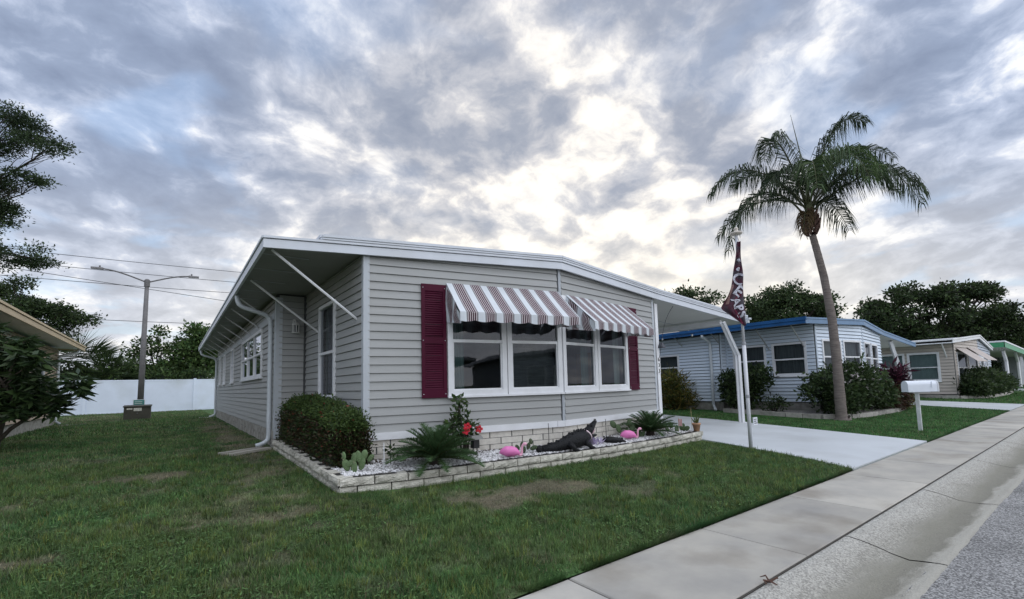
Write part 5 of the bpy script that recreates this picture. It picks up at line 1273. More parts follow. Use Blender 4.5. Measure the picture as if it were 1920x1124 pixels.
def shrub(name, label, cat, base, lobes, nclump, mleaf, rc, L, W, cols, stems=8, group=None, flat=.9, shell=.6, mat=None, core=None, upbias=.35):
    t = thing(name, label, cat, base, group); mb = MB()
    (V, F, C), cs = crown_leaves(lobes, nclump, mleaf, rc, L, W, cols, flat, shell, upbias)
    for q in cs[RNG.choice(len(cs), min(stems, len(cs)), replace=False)]: limb(mb, Vector(base)+Vector((random.uniform(-.1, .1), random.uniform(-.1, .1), -.03)), q, .018, .006, 5, .12, 4)
    mb.build('stems', M_BARK, t, True)
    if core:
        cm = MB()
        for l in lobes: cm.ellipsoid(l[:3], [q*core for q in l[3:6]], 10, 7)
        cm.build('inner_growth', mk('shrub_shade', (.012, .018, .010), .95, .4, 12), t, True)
    link('foliage', np_mesh('foliage', V, F, mat or M_LEAF, off=wloc(t), colr=C), t)
    return t
DKG = [(.036, .060, .022), (.048, .076, .026), (.026, .046, .019), (.06, .09, .032)]
MDG = [(.06, .11, .034), (.08, .13, .038), (.045, .09, .03), (.10, .15, .05)]

# trees beyond
def lumps(lobes, k, sc, seed=3):
    r_ = np.random.default_rng(seed); out = []
    for l in lobes:
        for _ in range(k):
            d = r_.normal(size=3); d /= np.linalg.norm(d); q = np.array(l[:3])+d*np.array(l[3:6])*r_.uniform(.45, 1.0); f = sc*r_.uniform(.6, 1.35)
            out.append((*q, l[3]*f, l[4]*f, l[5]*f))
    return out
tree('tall_tree', 'tall feathery tree reaching in from the left edge', 'tree', (-12.2, 37.6, .2), (-11.6, 37.2, 9.5),
     lumps([(-6.9, 33.8, 15.6, 1.4, 1.4, .75), (-7.9, 34.4, 15.6, 1.6, 1.6, 1.1), (-6.1, 33.2, 14.7, 1.2, 1.1, .45), (-5.5, 32.8, 14.1, .6, .6, .2), (-8.1, 34.8, 14.4, 1.5, 1.4, .7), (-6.8, 33.9, 12.85, 1.3, 1.2, .33), (-8.6, 35.3, 13.0, 1.3, 1.3, .6),
      (-7.5, 34.6, 11.2, 1.1, 1.1, .65), (-8.5, 35.3, 11.6, 1.2, 1.2, .8), (-7.6, 34.8, 9.9, 1.0, 1, .8), (-6.6, 34.2, 8.8, 1.0, 1, .55), (-8.2, 35.4, 8.6, 1.3, 1.2, .7), (-5.9, 33.8, 8.5, .7, .7, .3)], 4, .42, 4),
     820, 28, .22, .16, .065, [(.040, .065, .030), (.055, .085, .035), (.03, .05, .025)], .20, 'trees behind the lots', flat=.45, shell=.1, twigs=240, lr=.3, every=4)
tree('oak_tree', 'dark dense tree above the cream roof edge at left', 'tree', (-8.5, 43, .2), (-8.2, 42.8, 4.5),
     lumps([(-7.6, 42.6, 7.6, 1.6, 1.6, 1.0), (-6.3, 41.8, 7.3, 1.3, 1.3, .9), (-9, 43.5, 8.3, 1.7, 1.7, 1.0), (-5.4, 41.2, 6.6, 1.0, 1.0, .6), (-7, 42.3, 6.0, 1.6, 1.4, .8), (-9, 43.6, 6.6, 1.6, 1.6, 1), (-4.6, 40.8, 6.4, .6, .6, .3)], 5, .4, 5),
     420, 34, .24, .19, .10, DKG, .22, 'trees behind the lots', flat=.55, shell=.25, twigs=140, lr=.3, every=4)
tree('oak_tree', 'small open crowned tree behind the fence beside the lamp post', 'tree', (-.9, 43.4, .2), (-1.0, 43.3, 2.8),
     [(-2.3, 44, 4.3, .7, .7, .7), (-1.5, 43.4, 5.2, .7, .7, .35), (-.6, 42.9, 4.6, .8, .8, .45), (-1.4, 43.4, 3.2, 1.2, 1, .6), (.1, 42.5, 3.6, .8, .8, .6), (-2.4, 44, 3.1, .9, .9, .6), (-1.0, 43.3, 6.0, .5, .5, .35), (-3.1, 44.4, 3.0, .8, .8, .6)],
     150, 22, .24, .26, .15, MDG, .14, 'trees behind the lots', shell=.3, twigs=90)
tree('oak_tree', 'leafy green tree behind the fence by the roof corner', 'tree', (1.6, 42, .2), (1.5, 42, 2.2),
     [(1.0, 41.8, 4.6, 1.1, 1.1, 1.0), (1.9, 41.3, 5.4, 1.0, 1, .8), (.5, 42, 3.3, 1.0, 1, .8), (2.3, 41.2, 3.6, 1.2, 1, 1.0), (1.2, 41.5, 6.0, .6, .6, .4), (3.2, 41, 4.8, 1.1, 1, 1.0)],
     230, 36, .3, .27, .15, MDG, .2, 'trees behind the lots', shell=.3, twigs=80)
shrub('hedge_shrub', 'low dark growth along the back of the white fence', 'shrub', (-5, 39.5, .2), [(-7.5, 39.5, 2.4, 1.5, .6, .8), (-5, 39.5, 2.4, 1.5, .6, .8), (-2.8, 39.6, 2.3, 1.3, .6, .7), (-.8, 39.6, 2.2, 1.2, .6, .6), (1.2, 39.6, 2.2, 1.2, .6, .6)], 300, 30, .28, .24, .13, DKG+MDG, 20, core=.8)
tree('oak_tree', 'round tree showing above the carport roof', 'tree', (34.5, 21.5, .2), (34.3, 21.2, 4),
     lumps([(32.4, 20.2, 7.6, 1.3, 1.3, .9), (31.6, 20.7, 8.0, .9, .9, .6), (33.8, 19.2, 7.2, 1.3, 1.3, .7), (35.2, 19, 6.3, 1.5, 1.4, .8), (32.8, 20, 6.3, 1.6, 1.5, .8)], 4, .5, 9), 230, 36, .3, .26, .14, DKG, .28, 'trees behind the lots', shell=.3)
tree('oak_tree', 'dark rounded tree rising behind the blue roofed home', 'tree', (43.3, 18, .2), (43, 17.5, 4.2),
     [(42.8, 17.4, 8.3, 1.7, 1.7, 1.0), (41.0, 18.9, 7.2, 1.4, 1.4, .9), (44.6, 16.1, 7.7, 1.6, 1.6, 1.0), (42.2, 17.9, 6.5, 2.0, 1.8, 1.0), (45.6, 15.4, 6.6, 1.4, 1.4, .9), (40.2, 19.4, 6.2, 1.4, 1.4, .9), (44, 16.6, 5.6, 2.2, 2, 1.2)]+lumps([(42.8, 17.4, 8.3, 1.9, 1.9, 1.2), (41.0, 18.9, 7.2, 1.6, 1.6, 1.1), (44.8, 16.0, 7.7, 1.8, 1.8, 1.1), (45.8, 15.3, 6.8, 1.5, 1.5, 1)], 5, .33, 6),
     420, 44, .26, .28, .14, DKG, .36, 'trees behind the lots', shell=.35)
ok = []
for px_c, (x, y, z, r_, h) in enumerate([(76.2, 19.8, 9.6, 2.6, 1.8), (78.2, 18.2, 11.2, 2.4, 1.6), (80.6, 16.3, 12.4, 2.6, 1.5), (83.2, 14.3, 12.2, 2.7, 1.5), (86, 12.2, 12.3, 2.6, 1.5), (88.4, 10.5, 11.5, 2.5, 1.6), (90.4, 9.2, 9.6, 2.2, 1.6), (92.2, 8.2, 7.2, 2.0, 1.5),
        (93.4, 7.4, 5.2, 1.8, 1.3), (79, 17.6, 8.6, 3.2, 2.0), (83.5, 14.4, 9.4, 3.4, 2.2), (87.5, 11.5, 9.0, 3.2, 2.0), (76, 20.2, 7.2, 2.4, 1.6), (81, 16.4, 6.6, 3.4, 2.0), (86, 12.8, 6.4, 3.4, 2.0), (90.4, 9.7, 6.2, 2.8, 1.8), (84, 14, 4.6, 4, 1.6), (90, 10, 4.0, 3.5, 1.5)]):
    ok.append((x, y, z, r_, r_, h))
tree('oak_tree', 'huge dark spreading oak beyond the beige home', 'tree', (84, 14.5, .1), (84, 14.2, 4.5), lumps(ok, 4, .5, 8)+ok[13:], 900, 60, .42, .46, .24, DKG+[(.028, .034, .020)], .7, 'trees behind the lots', shell=.5, flat=.55, twigs=200, lr=.3, every=3)
tree('oak_tree', 'leafless twig tips of a tree just above the roof ridge', 'tree', (13.6, 28, .2), (13.5, 27, 7.5), [(13.4, 26.6, 10.4, .35, .3, .25)], 10, 10, .15, .16, .08, DKG, .12, 'trees behind the lots', twigs=8)

# cabbage palms behind the fence
def fan_palm(base, h, label, nf=26, rad=1.5, cols=DKG):
    t = thing('fan_palm', label, 'palm tree', base, 'fan palms behind the fence'); b = Vector(base); top = b+Vector((0, 0, h))
    MB().tube([b, b+Vector((.1, 0, h*.5)), top], [.2, .16, .15], 8).build('trunk', M_BARK, t, True)
    for k in range(nf):
        az = k*2.4; el = random.uniform(-.5, 1.3); d = np.array([math.cos(az)*math.cos(el), math.sin(az)*math.cos(el), math.sin(el)]); st = np.array(top)+d*rad*.45
        n = 34; side_ = np.cross(d, [0, 0, 1.]); side_ /= np.linalg.norm(side_)+1e-6; upn = np.cross(side_, d)
        an = np.linspace(-1.25, 1.25, n); D = d[None]*np.cos(an)[:, None]+side_[None]*np.sin(an)[:, None]+upn[None]*RNG.normal(size=(n, 1))*.08-np.array([0, 0, .18])[None]*np.abs(an)[:, None]
        L = rad*.75*(1-.2*np.abs(an))*RNG.uniform(.85, 1.1, n); D1 = unit(D)
        V, F, C = leafset(np.repeat(st[None], n, 0), D1, L, .055, mixcol(n, cols)); mb = MB()
        me = np_mesh('frond', V, F, M_LEAF, off=wloc(t), colr=C); link('frond', me, t)
fan_palm((-5.0, 40.6, .2), 3.3, 'fan palm with spiky fronds above the fence, left of the lamp post', 30, 2.4)
fan_palm((-3.3, 39.6, .2), 2.2, 'lower fan palm drooping over the fence near the lamp post', 26, 2.0)

# queen palm
qp = thing('queen_palm', 'tall leaning queen palm with drooping feathery fronds', 'palm tree', (15.63, 5.0, .08))
tp = [(15.70, 4.93, .0), (15.66, 4.97, .10), (15.67, 4.97, .5), (15.68, 4.97, 1.6), (15.65, 4.99, 3.04), (15.55, 5.07, 4.33), (15.43, 5.15, 5.1), (15.34, 5.22, 5.7)]
tpts = []; trad = []
for i in range(len(tp)-1):
    n = 8
    for k in range(n):
        t = k/n; tpts.append(tuple(lerp(tp[i][j], tp[i+1][j], t) for j in range(3)))
ztop_ = 5.7
for i, p in enumerate(tpts): trad.append(lerp(.155, .092, min(p[2]/ztop_, 1)**.7)*(1+.035*math.sin(p[2]*34))+(.07 if p[2] < .12 else 0))
M_PBARK = mk('palm_bark', (.24, .205, .185), .9, .2, 5, .6, 30, .15, stretch=(1, 1, 6), c2=(.13, .11, .10))
MB().tube(tpts, trad, 14).build('trunk', M_PBARK, qp, True)
bt = MB(); cc = Vector((15.32, 5.23, 5.66))
for k in range(60):
    a = k*2.39996; z = k/60*.62; r_ = .115+.05*math.sin(math.pi*min(z/.5, 1)); q = cc+Vector((r_*math.cos(a), r_*math.sin(a), z-.05))
    bt.tube([q, q+Vector((.07*math.cos(a), .07*math.sin(a), .13)), q+Vector((.10*math.cos(a), .10*math.sin(a), .20))], [.045, .034, .010], 5)
bt.build('boots', mk('palm_boot', (.10, .055, .045), .9, .35, 8, .6, 30), qp, True)
MB().tube([(15.32, 5.23, 6.1), (15.31, 5.24, 6.5), (15.31, 5.24, 7.0)], [.15, .11, .05], 8).build('crownshaft', mk('palm_shaft', (.12, .13, .07), .7, .3, 6), qp, True)
TC = Vector((-.6, -.8, 0))
def frond(ctrl, nl=88, ll=.95, cols=None, hang=1.15):
    """ctrl: control points (right, up, toward camera) relative to the crown"""
    o = Vector((15.31, 5.24, 6.45)); P = [o+RT*(a*.9)+Vector((0, 0, b*.95))+TC*(c_*.9) for a, b, c_ in ctrl]
    pts = bez(P, 24); rs = [lerp(.032, .006, i/24) for i in range(25)]
    mb = MB().tube(pts, rs, 5); fr = mb.build('frond', mk('frond_rib', (.07, .075, .035), .6), qp, True)
    pa = np.array([tuple(p) for p in pts]); n = nl*2
    t = np.tile(np.linspace(.16, .995, nl), 2); sdn = np.repeat([1., -1.], nl); f = t*24; i0 = np.minimum(f.astype(int), 23); w = (f-i0)[:, None]
    B = pa[i0]*(1-w)+pa[i0+1]*w; T = unit(pa[i0+1]-pa[i0]); S = unit(np.cross(T, np.array([0, 0, 1.])))*sdn[:, None]
    U = np.cross(S*sdn[:, None], T)
    env = np.sin(np.pi*np.clip(t*.80+.16, 0, 1))**.6; L = ll*env*RNG.uniform(.75, 1.2, n)+.08
    d1 = unit(S*.8+T*.6+U*RNG.uniform(-.15, .45, (n, 1))+RNG.normal(size=(n, 3))*.07)
    d2 = unit(d1*.5+np.array([0, 0, -1.])*hang+RNG.normal(size=(n, 3))*.10)
    m1 = B+d1*(L*.33)[:, None]; e = m1+d2*(L*.72)[:, None]
    wv = unit(np.cross(d1, RNG.normal(size=(n, 3))))*.015
    V = np.stack([B-wv*.5, B+wv*.5, m1+wv, e, m1-wv], 1).reshape(-1, 3)
    k = np.arange(n)*5; F1 = np.stack([k, k+1, k+2, k+4], 1); F2 = np.stack([k+4, k+2, k+3, k+3], 1)
    C = np.repeat(mixcol(n, cols or [(.030, .050, .022), (.042, .066, .028), (.024, .040, .020)]), 5, 0)
    Ft = np.concatenate([np.stack([k, k+1, k+2], 1), np.stack([k, k+2, k+4], 1), np.stack([k+4, k+2, k+3], 1)])
    link('leaflets', np_mesh('leaflets', V, Ft, M_LEAF, off=wloc(fr), colr=C), fr)
GRN = [(.06, .10, .035), (.045, .085, .03), (.08, .12, .045)]
frond([(-.1, -.35, 0), (-.9, .9, .1), (-2.3, 1.0, .2), (-2.95, -1.45, .3)], 100)
frond([(-.1, 0, 0), (-1.0, 1.6, -.3), (-2.2, 2.0, -.4), (-3.05, .75, -.5)], 100)
frond([(-.1, .1, 0), (-.7, 1.9, .3), (-1.5, 2.9, .5), (-1.85, 1.2, .8)], 100)
frond([(-.05, .1, 0), (-.4, 1.2, -.6), (-1.0, 2.2, -1.4), (-1.5, 1.6, -2.0)])
frond([(.05, .1, 0), (.5, 1.9, .0), (1.2, 3.5, .0), (2.15, 2.75, .1)], 110)
frond([(.1, .1, 0), (.9, 1.4, -.2), (1.9, 2.7, -.3), (3.4, 1.8, -.4)], 100, .75)
frond([(.1, 0, 0), (1.0, 1.2, .2), (2.6, 2.0, .3), (3.45, -.1, .4)], 110)
frond([(.1, -.1, 0), (.8, .6, .6), (1.9, 1.3, 1.2), (2.4, -.2, 1.7)])
frond([(0, .1, 0), (.1, 1.4, .9), (.15, 1.5, 1.9), (.2, -.1, 2.4)], cols=GRN, ll=1.0)
frond([(0, .1, 0), (.3, 1.5, .5), (.5, 2.0, 1.4), (.75, .2, 2.2)], cols=GRN)
frond([(0, .1, 0), (-.4, 1.3, .7), (-.8, 1.4, 1.6), (-1.2, -.2, 2.2)], cols=GRN+DKG)
frond([(0, 0, 0), (-.5, .9, -.8), (-1.3, 1.1, -1.9), (-2.0, -.2, -2.4)])
frond([(0, 0, 0), (.5, .9, .6), (1.2, 1.3, 1.2), (1.7, -.1, 1.5)])
frond([(0, 0, 0), (-.5, 1.0, .4), (-1.2, 1.5, .6), (-1.9, .3, .9)])
frond([(0, 0, 0), (.3, 1.3, -.5), (.8, 1.9, -1.0), (1.5, .8, -1.5)])
frond([(0, -.1, 0), (.5, .5, -.3), (1.3, .7, -.6), (1.9, -.5, -.8)])
frond([(-.05, -.4, 0), (-.25, .0, .3), (-.5, -.2, .5), (-.6, -1.0, .55)], 60, .5, [(.12, .085, .04), (.09, .06, .03)])
MB().tube([(15.31, 5.24, 6.9), tuple(Vector((15.31, 5.24, 8.2))-RT*.12), tuple(Vector((15.31, 5.24, 9.45))-RT*.32)], [.03, .018, .004], 5).build('spear_leaf', mk('frond_rib', (.07, .075, .035)), qp)

# sago palms: stiff arching fronds as separate leaves
def sago_mesh(seed, L, nl=46, ll=.16):
    r_ = np.random.default_rng(seed); pts = [Vector((0, 0, 0)), Vector((L*.35, 0, L*.06)), Vector((L*.75, 0, L*.04)), Vector((L, 0, -L*.10))]; pp = np.array([tuple(p) for p in bez(pts, 16)])
    mb = MB().tube([tuple(p) for p in pp], [lerp(.009, .003, i/16) for i in range(17)], 4)
    V0 = np.array(mb.v); F0 = [f for f in mb.f if len(f) == 4]; tri = [(f[0], f[1], f[2]) for f in F0]+[(f[0], f[2], f[3]) for f in F0]
    n = nl*2; t = np.tile(np.linspace(.12, 1, nl), 2); s = np.repeat([1., -1.], nl); f = t*16; i0 = np.minimum(f.astype(int), 15); w = (f-i0)[:, None]
    B = pp[i0]*(1-w)+pp[i0+1]*w; T = unit(pp[i0+1]-pp[i0]); S = np.tile(np.array([[0, 1., 0]]), (n, 1))*s[:, None]; U = np.cross(T, np.array([0, 1., 0]))*-1
    d = unit(S*.8+T*.75+np.abs(U)*np.array([0, 0, .35])+r_.normal(size=(n, 3))*.06); Ln = (ll*np.sin(np.pi*np.clip(t*.9+.12, 0, 1))**.5+.03)
    wv = T*.008; V = np.stack([B-wv, B+wv, B+d*Ln[:, None]], 1).reshape(-1, 3); k = np.arange(3*n).reshape(-1, 3)+len(V0)
    base = np.array([(.050, .095, .038)]); C = np.concatenate([np.tile(np.array([[.07, .09, .03]]), (len(V0), 1)), np.repeat(base*r_.uniform(.6, 1.5, (n, 1)), 3, 0)])
    return np_mesh('frond', np.concatenate([V0, V]), np.concatenate([np.array(tri), k]), M_LEAF, colr=C)
SG = [sago_mesh(k, .62, ll=.135) for k in range(4)]
SGY = sago_mesh(9, .5, ll=.11)
def sago(loc, label, sc, nf=46, lo=-.15):
    t = thing('sago_palm', label, 'sago palm', loc, 'sago palms in the flower beds')
    MB().lathe(loc, [(.09*sc, -.05), (.10*sc, .03), (.08*sc, .09), (.02*sc, .13)], 10).build('trunk', M_BARK, t)
    for k in range(nf):
        az = k*2.39996; u = (k+.5)/nf; el = lerp(1.35, lo, u**.75)+random.uniform(-.1, .1)
        o = link('frond', SG[k % 4], t, (0, 0, .09*sc)); s = sc*lerp(.8, 1.1, u)*random.uniform(.9, 1.08)
        o.rotation_euler = (random.uniform(-.2, .2), -el, az); o.scale = (s, s, s)
sago((2.92, 5.72, zbed(2.92)), 'large dark sago palm in the near half of the flower bed', .98, 56, -.08)
sago((7.55, 5.62, zbed(7.55)), 'sago palm at the far end of the flower bed by the carport post', .92, 46, .0)
sago((17.3, 5.25, .22), 'small yellowish sago palm in the neighbour bed, left of the palm trunk', .8, 26, .0)

# trimmed hedge in the covered corner
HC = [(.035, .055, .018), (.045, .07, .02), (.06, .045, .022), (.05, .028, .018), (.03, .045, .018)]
hg = thing('clipped_hedge', 'dense dark clipped hedge beside the entry window', 'hedge', (1.92, 7.9, .3))
n = 26000
u = RNG.uniform(0, 1, n); v = RNG.uniform(0, 1, n); face = RNG.choice(4, n, p=[.42, .22, .26, .10])
X0, X1, Y0, Y1, Z0 = 1.80, 2.20, 6.34, 9.95, .30
def htop(y): return np.interp(y, [6.2, 6.6, 7.4, 8.4, 9.4, 10], [.92, 1.0, 1.10, 1.17, 1.16, 1.08])
x = np.where(face == 0, X0, np.where(face == 1, lerp(X0, X1, u), np.where(face == 2, lerp(X0, X1, u), X1)))
y = np.where(face == 0, lerp(Y0, Y1, u), np.where(face == 1, Y0, np.where(face == 2, lerp(Y0, Y1, v), lerp(Y0, Y1, u))))
tz = htop(y); z = np.where(face == 2, tz, lerp(Z0, 1, v)*0+Z0+(tz-Z0)*v)
# belly and round the corners
cxh = (X0+X1)/2
rnd = np.clip((z-(tz-.16))/.16, 0, 1)**2*.05; x = x+np.where(x < cxh, rnd, -rnd); y = y+np.where(y < Y0+.2, rnd*1.1, 0); z = np.where(face == 2, z-((x-cxh)/.3)**2*.05, z)
x = x-.05*np.sin(np.pi*np.clip((z-Z0)/.8, 0, 1))*(face == 0)+.05*(fbm(y, z, 3.)-.5)*(face == 0); 
P = np.stack([x, y, z], 1)+RNG.normal(size=(n, 3))*np.array([.045, .045, .04])
P[:, 2] += .05*(fbm(P[:, 0]*3, P[:, 1], 2.5)-.5)*(face == 2)
D = np.stack([np.where(face == 0, -1., 0), np.where(face == 1, -1., 0), np.where(face == 2, 1., .35)], 1)+RNG.normal(size=(n, 3))*.75
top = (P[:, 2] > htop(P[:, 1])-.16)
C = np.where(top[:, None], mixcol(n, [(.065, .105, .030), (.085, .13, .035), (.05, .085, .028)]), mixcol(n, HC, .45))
C = np.where((RNG.random(n) < .012)[:, None], np.array([[.18, .05, .03]]), C)
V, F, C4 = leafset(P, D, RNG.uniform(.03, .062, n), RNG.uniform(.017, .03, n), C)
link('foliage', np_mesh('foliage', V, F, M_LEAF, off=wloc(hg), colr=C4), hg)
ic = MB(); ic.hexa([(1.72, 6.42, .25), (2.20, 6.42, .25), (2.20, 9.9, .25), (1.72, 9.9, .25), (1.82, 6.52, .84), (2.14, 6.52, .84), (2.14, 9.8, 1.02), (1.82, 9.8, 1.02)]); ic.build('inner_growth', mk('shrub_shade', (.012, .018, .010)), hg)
tw = MB()
for k in range(16):
    yy = random.uniform(6.6, 9.7); q = Vector((random.uniform(1.75, 2.2), yy, float(htop(yy))-.05)); tw.tube([q, q+Vector((random.uniform(-.03, .03), random.uniform(-.03, .03), random.uniform(.08, .17)))], [.004, .002], 4)
tw.build('shoots', M_BARK, hg)

# hibiscus with red flowers
hb = shrub('hibiscus', 'slender hibiscus with two red blooms behind the near sago', 'flowering shrub', (3.58, 6.12, .28), [(3.50, 6.10, 1.02, .10, .10, .17), (3.50, 6.10, .80, .17, .12, .11), (3.62, 6.08, .62, .17, .13, .12), (3.35, 6.12, .70, .13, .1, .10), (3.74, 6.02, .74, .07, .06, .06)], 60, 7, .04, .085, .05, MDG+DKG, 12)
for q in ((3.60, 5.98, .74), (3.80, 5.97, .69), (3.57, 5.98, .68)):
    f = MB()
    for k in range(5):
        a = k*1.2566; c_, s_ = math.cos(a), math.sin(a); Q = Vector(q); e1 = Vector((.8, -.6, 0)); e2 = Vector((0, 0, 1)); e3 = Vector((-.6, -.8, .1))
        pr = lambda r2, w2, d2: Q+(e1*c_+e2*s_)*r2+(e1*-s_+e2*c_)*w2+e3*d2
        f.add([pr(.005, 0, 0), pr(.03, .026, .02), pr(.058, .018, .015), pr(.062, -.014, .02), pr(.03, -.024, .018)], [(0, 1, 2, 3, 4)])
    f.tube([Vector(q), Vector(q)+Vector((-.6, -.8, .1))*.06], .004, 5)
    f.build('bloom', mk('hibiscus_red', (.62, .03, .05), .6, .15, 20), hb)
# prickly pears
M_CAC = mk('cactus_green', (.11, .17, .075), .6, .2, 10, .3, 60); 
def cactus(loc, pads, label, mat=None):
    t = thing('prickly_pear', label, 'cactus', loc, 'prickly pear cacti in the flower bed'); L = Vector(loc)
    for a, z, tilt, w, h in pads:
        rot = Matrix.Rotation(R(-37+random.uniform(-30, 30)), 3, 'Z') @ Matrix.Rotation(tilt, 3, 'Y'); c_ = L+Vector((.8*a, -.6*a, z))
        p = MB().ellipsoid(c_, (w, .016, h), 14, 10, rot).build('pad', mat or M_CAC, t, True)
        sp_ = MB()
        for k in range(14):
            u_, v_ = random.uniform(-.7, .7), random.uniform(-.8, .8); q = c_+rot @ Vector((u_*w, -.014, v_*h)); sp_.tube([q, q+rot @ Vector((0, -.012, .004))], [.0022, .0005], 3)
        sp_.build('spines', mk('spine', (.45, .42, .3), .6), p)
cactus((1.88, 5.92, .30), [(0, .06, .0, .05, .085), (-.10, .09, -.35, .045, .08), (.10, .10, .4, .05, .085), (-.13, .20, -.15, .035, .06), (0, .17, .1, .04, .075), (.06, .19, -.2, .042, .08), (.13, .21, .2, .042, .07), (.21, .17, .9, .035, .07), (-.05, .11, 1.1, .04, .08)], 'cluster of pale green prickly pear pads at the hedge corner')
cactus((4.38, 5.62, zbed(4.4)), [(0, .06, .2, .04, .06), (-.09, .1, -.5, .03, .05), (.08, .12, .3, .03, .06), (.12, .19, -.3, .03, .045), (.16, .09, 1.2, .035, .06), (-.02, .14, .1, .028, .05)], 'small dark prickly pear behind the near flamingo', mk('cactus_dark', (.045, .075, .035), .6))
cactus((7.05, 5.78, zbed(7.0)), [(0, .08, 0, .06, .1), (-.16, .18, -.4, .06, .09), (.1, .17, .3, .05, .09), (-.26, .26, -.8, .06, .09), (.2, .06, 1.2, .05, .1), (.05, .28, .1, .05, .08), (.28, .05, .8, .05, .09)], 'larger prickly pear leaning out beside the far sago palm', mk('cactus_mid', (.07, .11, .05), .6))
cactus((8.5, 5.66, zbed(8.5)), [(0, .06, 0, .05, .08), (-.12, .14, -.4, .05, .07), (.12, .1, .4, .05, .08), (.2, .06, 1.0, .05, .08), (-.2, .07, -.9, .04, .07)], 'low cactus clump between the far sago and the flower pot', mk('cactus_mid', (.07, .11, .05)))
def blades_plant(parent, loc, n, L, W, cols, name='leaf', spread=.7):
    P = np.repeat(np.array([loc]), n, 0)+RNG.normal(size=(n, 3))*np.array([.02, .02, 0]); D = RNG.normal(size=(n, 3))*spread; D[:, 2] = np.abs(D[:, 2])+.8
    V, F, C = leafset(P, D, L*RNG.uniform(.6, 1.2, n), W, mixcol(n, cols)); link(name, np_mesh(name, V, F, M_LEAF, off=wloc(parent), colr=C), parent)
blades_plant(pt, (8.82, 5.40, z0+.14), 24, .2, .03, [(.10, .15, .05), (.14, .17, .06)], 'leaves', .45)
sm = thing('seedling', 'small dark leafy seedling at the brick skirting left of the sago', 'plant', (2.42, 6.02, .28)); blades_plant(sm, (2.42, 6.02, .30), 4, .22, .02, DKG, 'stems', .3)
(V, F, C), _ = crown_leaves([(2.42, 6.0, .5, .07, .05, .07)], 6, 4, .02, .07, .04, DKG); link('leaves', np_mesh('leaves', V, F, M_LEAF, off=wloc(sm), colr=C), sm)

# broad-leaved shrub at the left edge, whorls of long leaves on bare branches
bs = thing('frangipani_shrub', 'big glossy long leaved shrub filling the left edge', 'shrub', (-2.9, 14.6, .23)); mb = MB(); B0 = Vector((-3.25, 14.9, .2)); tips = []
for k in range(62):
    tgt = Vector((random.uniform(-3.7, -2.2), 0, 0)); tgt.y = lerp(14.9, 13.7, (tgt.x+3.6)/1.75)+random.uniform(-.6, .6); lim = lerp(3.0, 2.15, max(0, (tgt.x+3.0)/1.3)); tgt.z = random.uniform(1.05 if tgt.x < -2.2 else 1.3, lim)
    if k < 16: limb(mb, B0+Vector((random.uniform(-.2, .2), 0, 0)), tgt, .045, .014, 6, .10, 5)
    else: limb(mb, tips[k % 16].lerp(B0, .35), tgt, .025, .011, 5, .1, 4)
    tips.append(tgt)
limb(mb, B0, (-1.75, 13.8, 1.62), .05, .02, 7, .05, 6); tips += [Vector((-1.72, 13.75, 1.65)), Vector((-1.62, 13.7, 1.75)), Vector((-1.6, 13.7, 1.5)), Vector((-2.0, 13.9, 1.15)), Vector((-2.05, 13.95, 1.3)), Vector((-1.95, 13.9, 1.35))]
mb.build('branches', mk('pale_bark', (.13, .115, .10), .9, .25, 8), bs, True)
Ps = []; Ds = []
for q in tips:
    n = 46; a = RNG.uniform(0, 6.28, n); e = RNG.uniform(-.75, .55, n); Ps.append(np.repeat(np.array([tuple(q)]), n, 0)+RNG.normal(size=(n, 3))*.035+np.array([0, 0, 1])*RNG.uniform(-.16, .04, (n, 1))); Ds.append(np.stack([np.cos(a)*np.cos(e), np.sin(a)*np.cos(e), np.sin(e)], 1))
P = np.concatenate(Ps); D = np.concatenate(Ds); n = len(P)
V, F, C = leafset(P, D, RNG.uniform(.20, .40, n), RNG.uniform(.055, .085, n), mixcol(n, [(.034, .062, .026), (.045, .08, .03), (.026, .046, .022), (.06, .10, .036)]), .12)
link('foliage', np_mesh('foliage', V, F, mk_leaf('glossy_leaf', .2, .35), off=wloc(bs), colr=C), bs)

# neighbours' shrubs
shrub('areca_clump', 'yellow green areca clump seen past the carport post', 'shrub', (15.9, 10.6, .22), [(15.8, 10.9, .9, .55, .5, .55), (15.9, 10.6, 1.35, .4, .4, .35), (16.0, 10.4, .6, .5, .5, .35)], 150, 22, .12, .26, .035, [(.16, .14, .03), (.10, .12, .03), (.05, .08, .025), (.20, .15, .04)], 20)
shrub('garden_shrub', 'dark leafy shrub below the neighbour side window, by the carport post', 'shrub', (16.25, 8.0, .3), [(16.3, 8.5, 1.15, .35, .45, .45), (16.3, 7.8, 1.25, .35, .45, .5), (16.2, 7.4, 1.4, .3, .35, .3), (16.2, 8.1, .7, .35, .6, .4)], 150, 26, .09, .12, .07, DKG, 16, core=.6)
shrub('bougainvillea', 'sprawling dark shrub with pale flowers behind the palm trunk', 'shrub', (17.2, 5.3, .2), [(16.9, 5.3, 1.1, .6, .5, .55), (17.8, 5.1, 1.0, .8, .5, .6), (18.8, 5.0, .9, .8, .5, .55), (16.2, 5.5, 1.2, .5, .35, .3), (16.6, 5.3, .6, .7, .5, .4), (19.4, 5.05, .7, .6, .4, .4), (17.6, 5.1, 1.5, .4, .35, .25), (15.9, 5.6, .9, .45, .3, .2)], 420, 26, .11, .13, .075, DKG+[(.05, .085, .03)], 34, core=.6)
bf = bpy.data.objects['bougainvillea']; (V, F, C), _ = crown_leaves([(17.6, 4.85, 1.2, .9, .2, .4), (16.7, 5.0, 1.35, .3, .2, .2)], 22, 4, .03, .08, .07, [(.6, .55, .55), (.55, .5, .5)], shell=.8); link('flowers', np_mesh('flowers', V, F, M_LEAF, off=wloc(bf), colr=C), bf)
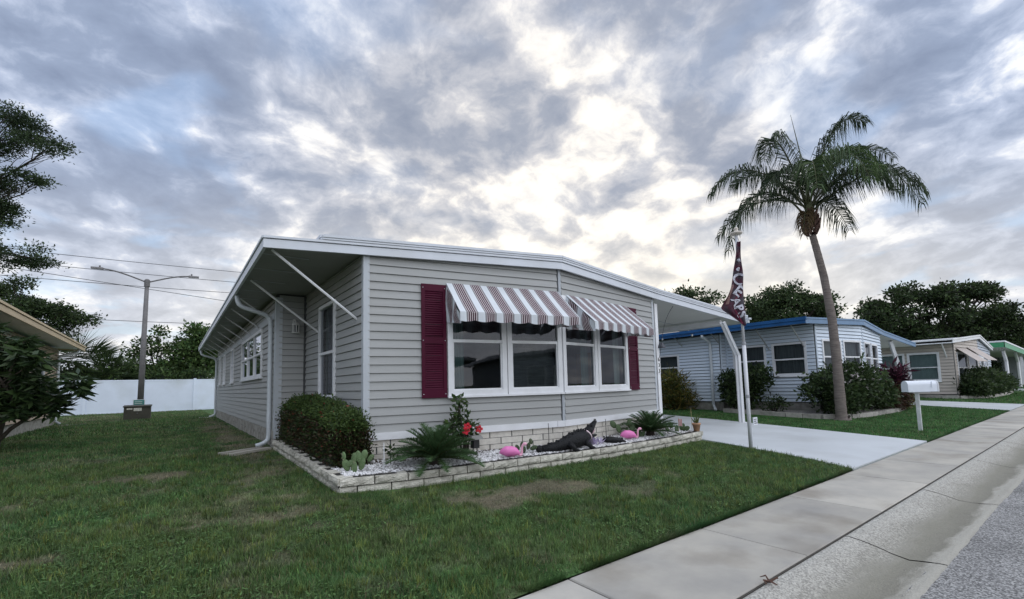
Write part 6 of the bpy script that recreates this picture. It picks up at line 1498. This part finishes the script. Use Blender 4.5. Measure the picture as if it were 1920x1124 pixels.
shrub('cordyline', 'dark purple cordyline near the neighbour carport post', 'shrub', (20.9, 5.0, .15), [(20.8, 5.0, 1.3, .35, .3, .35), (21.2, 4.95, .9, .35, .3, .35)], 26, 24, .10, .38, .07, [(.055, .014, .028), (.03, .012, .02), (.10, .03, .05)], 10)
shrub('garden_shrub', 'reddish brown shrub right of the palm trunk', 'shrub', (20.4, 4.95, .15), [(20.3, 4.95, .55, .7, .35, .42), (20.9, 4.9, .5, .5, .3, .35)], 130, 26, .09, .13, .05, [(.09, .045, .03), (.06, .05, .025), (.05, .03, .02)], 14, core=.6)
shrub('garden_shrub', 'low yellow green shrub at the right end of the neighbour bed', 'shrub', (21.9, 5.0, .15), [(21.8, 5.0, .4, .55, .35, .3), (22.4, 5.1, .35, .4, .3, .25)], 80, 24, .08, .11, .04, [(.14, .15, .04), (.09, .11, .03)], 10, core=.6)
shrub('garden_shrub', 'small thin bush against the neighbour skirting', 'shrub', (16.1, 7.0, .25), [(16.1, 7.0, .5, .3, .35, .25)], 24, 16, .08, .1, .05, DKG, 10)
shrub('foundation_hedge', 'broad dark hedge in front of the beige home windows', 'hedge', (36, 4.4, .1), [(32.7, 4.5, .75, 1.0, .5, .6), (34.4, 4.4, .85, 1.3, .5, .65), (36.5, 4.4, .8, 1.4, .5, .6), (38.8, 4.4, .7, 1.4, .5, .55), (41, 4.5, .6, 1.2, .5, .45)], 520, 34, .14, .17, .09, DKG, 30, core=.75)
shrub('foundation_hedge', 'large dark hedge beyond the green carport', 'hedge', (58, 9, .1), [(56, 9, 1.1, 3, 1.5, 1.3), (62, 8, 1.1, 4, 1.5, 1.3), (70, 4.2, 1.0, 5, 1.0, 1.2)], 400, 40, .3, .3, .16, DKG, 20, core=.85)
# leaf litter and a scrap of dry frond on the gutter lip
lf = thing('fallen_frond_scrap', 'small curled brown dry leaf scrap on the sidewalk edge', 'dead leaf', (3.2, 1.5, 0))
mb = MB()
for k in range(5):
    a = random.uniform(0, 6.28); q = Vector((3.2, 1.50, .012)); mb.tube([q, q+Vector((.05*math.cos(a), .05*math.sin(a), random.uniform(.005, .03))), q+Vector((.07*math.cos(a+.5), .07*math.sin(a+.5), .006))], [.008, .006, .002], 4)
mb.build('curl', mk('dry_leaf', (.10, .055, .04), .9), lf)
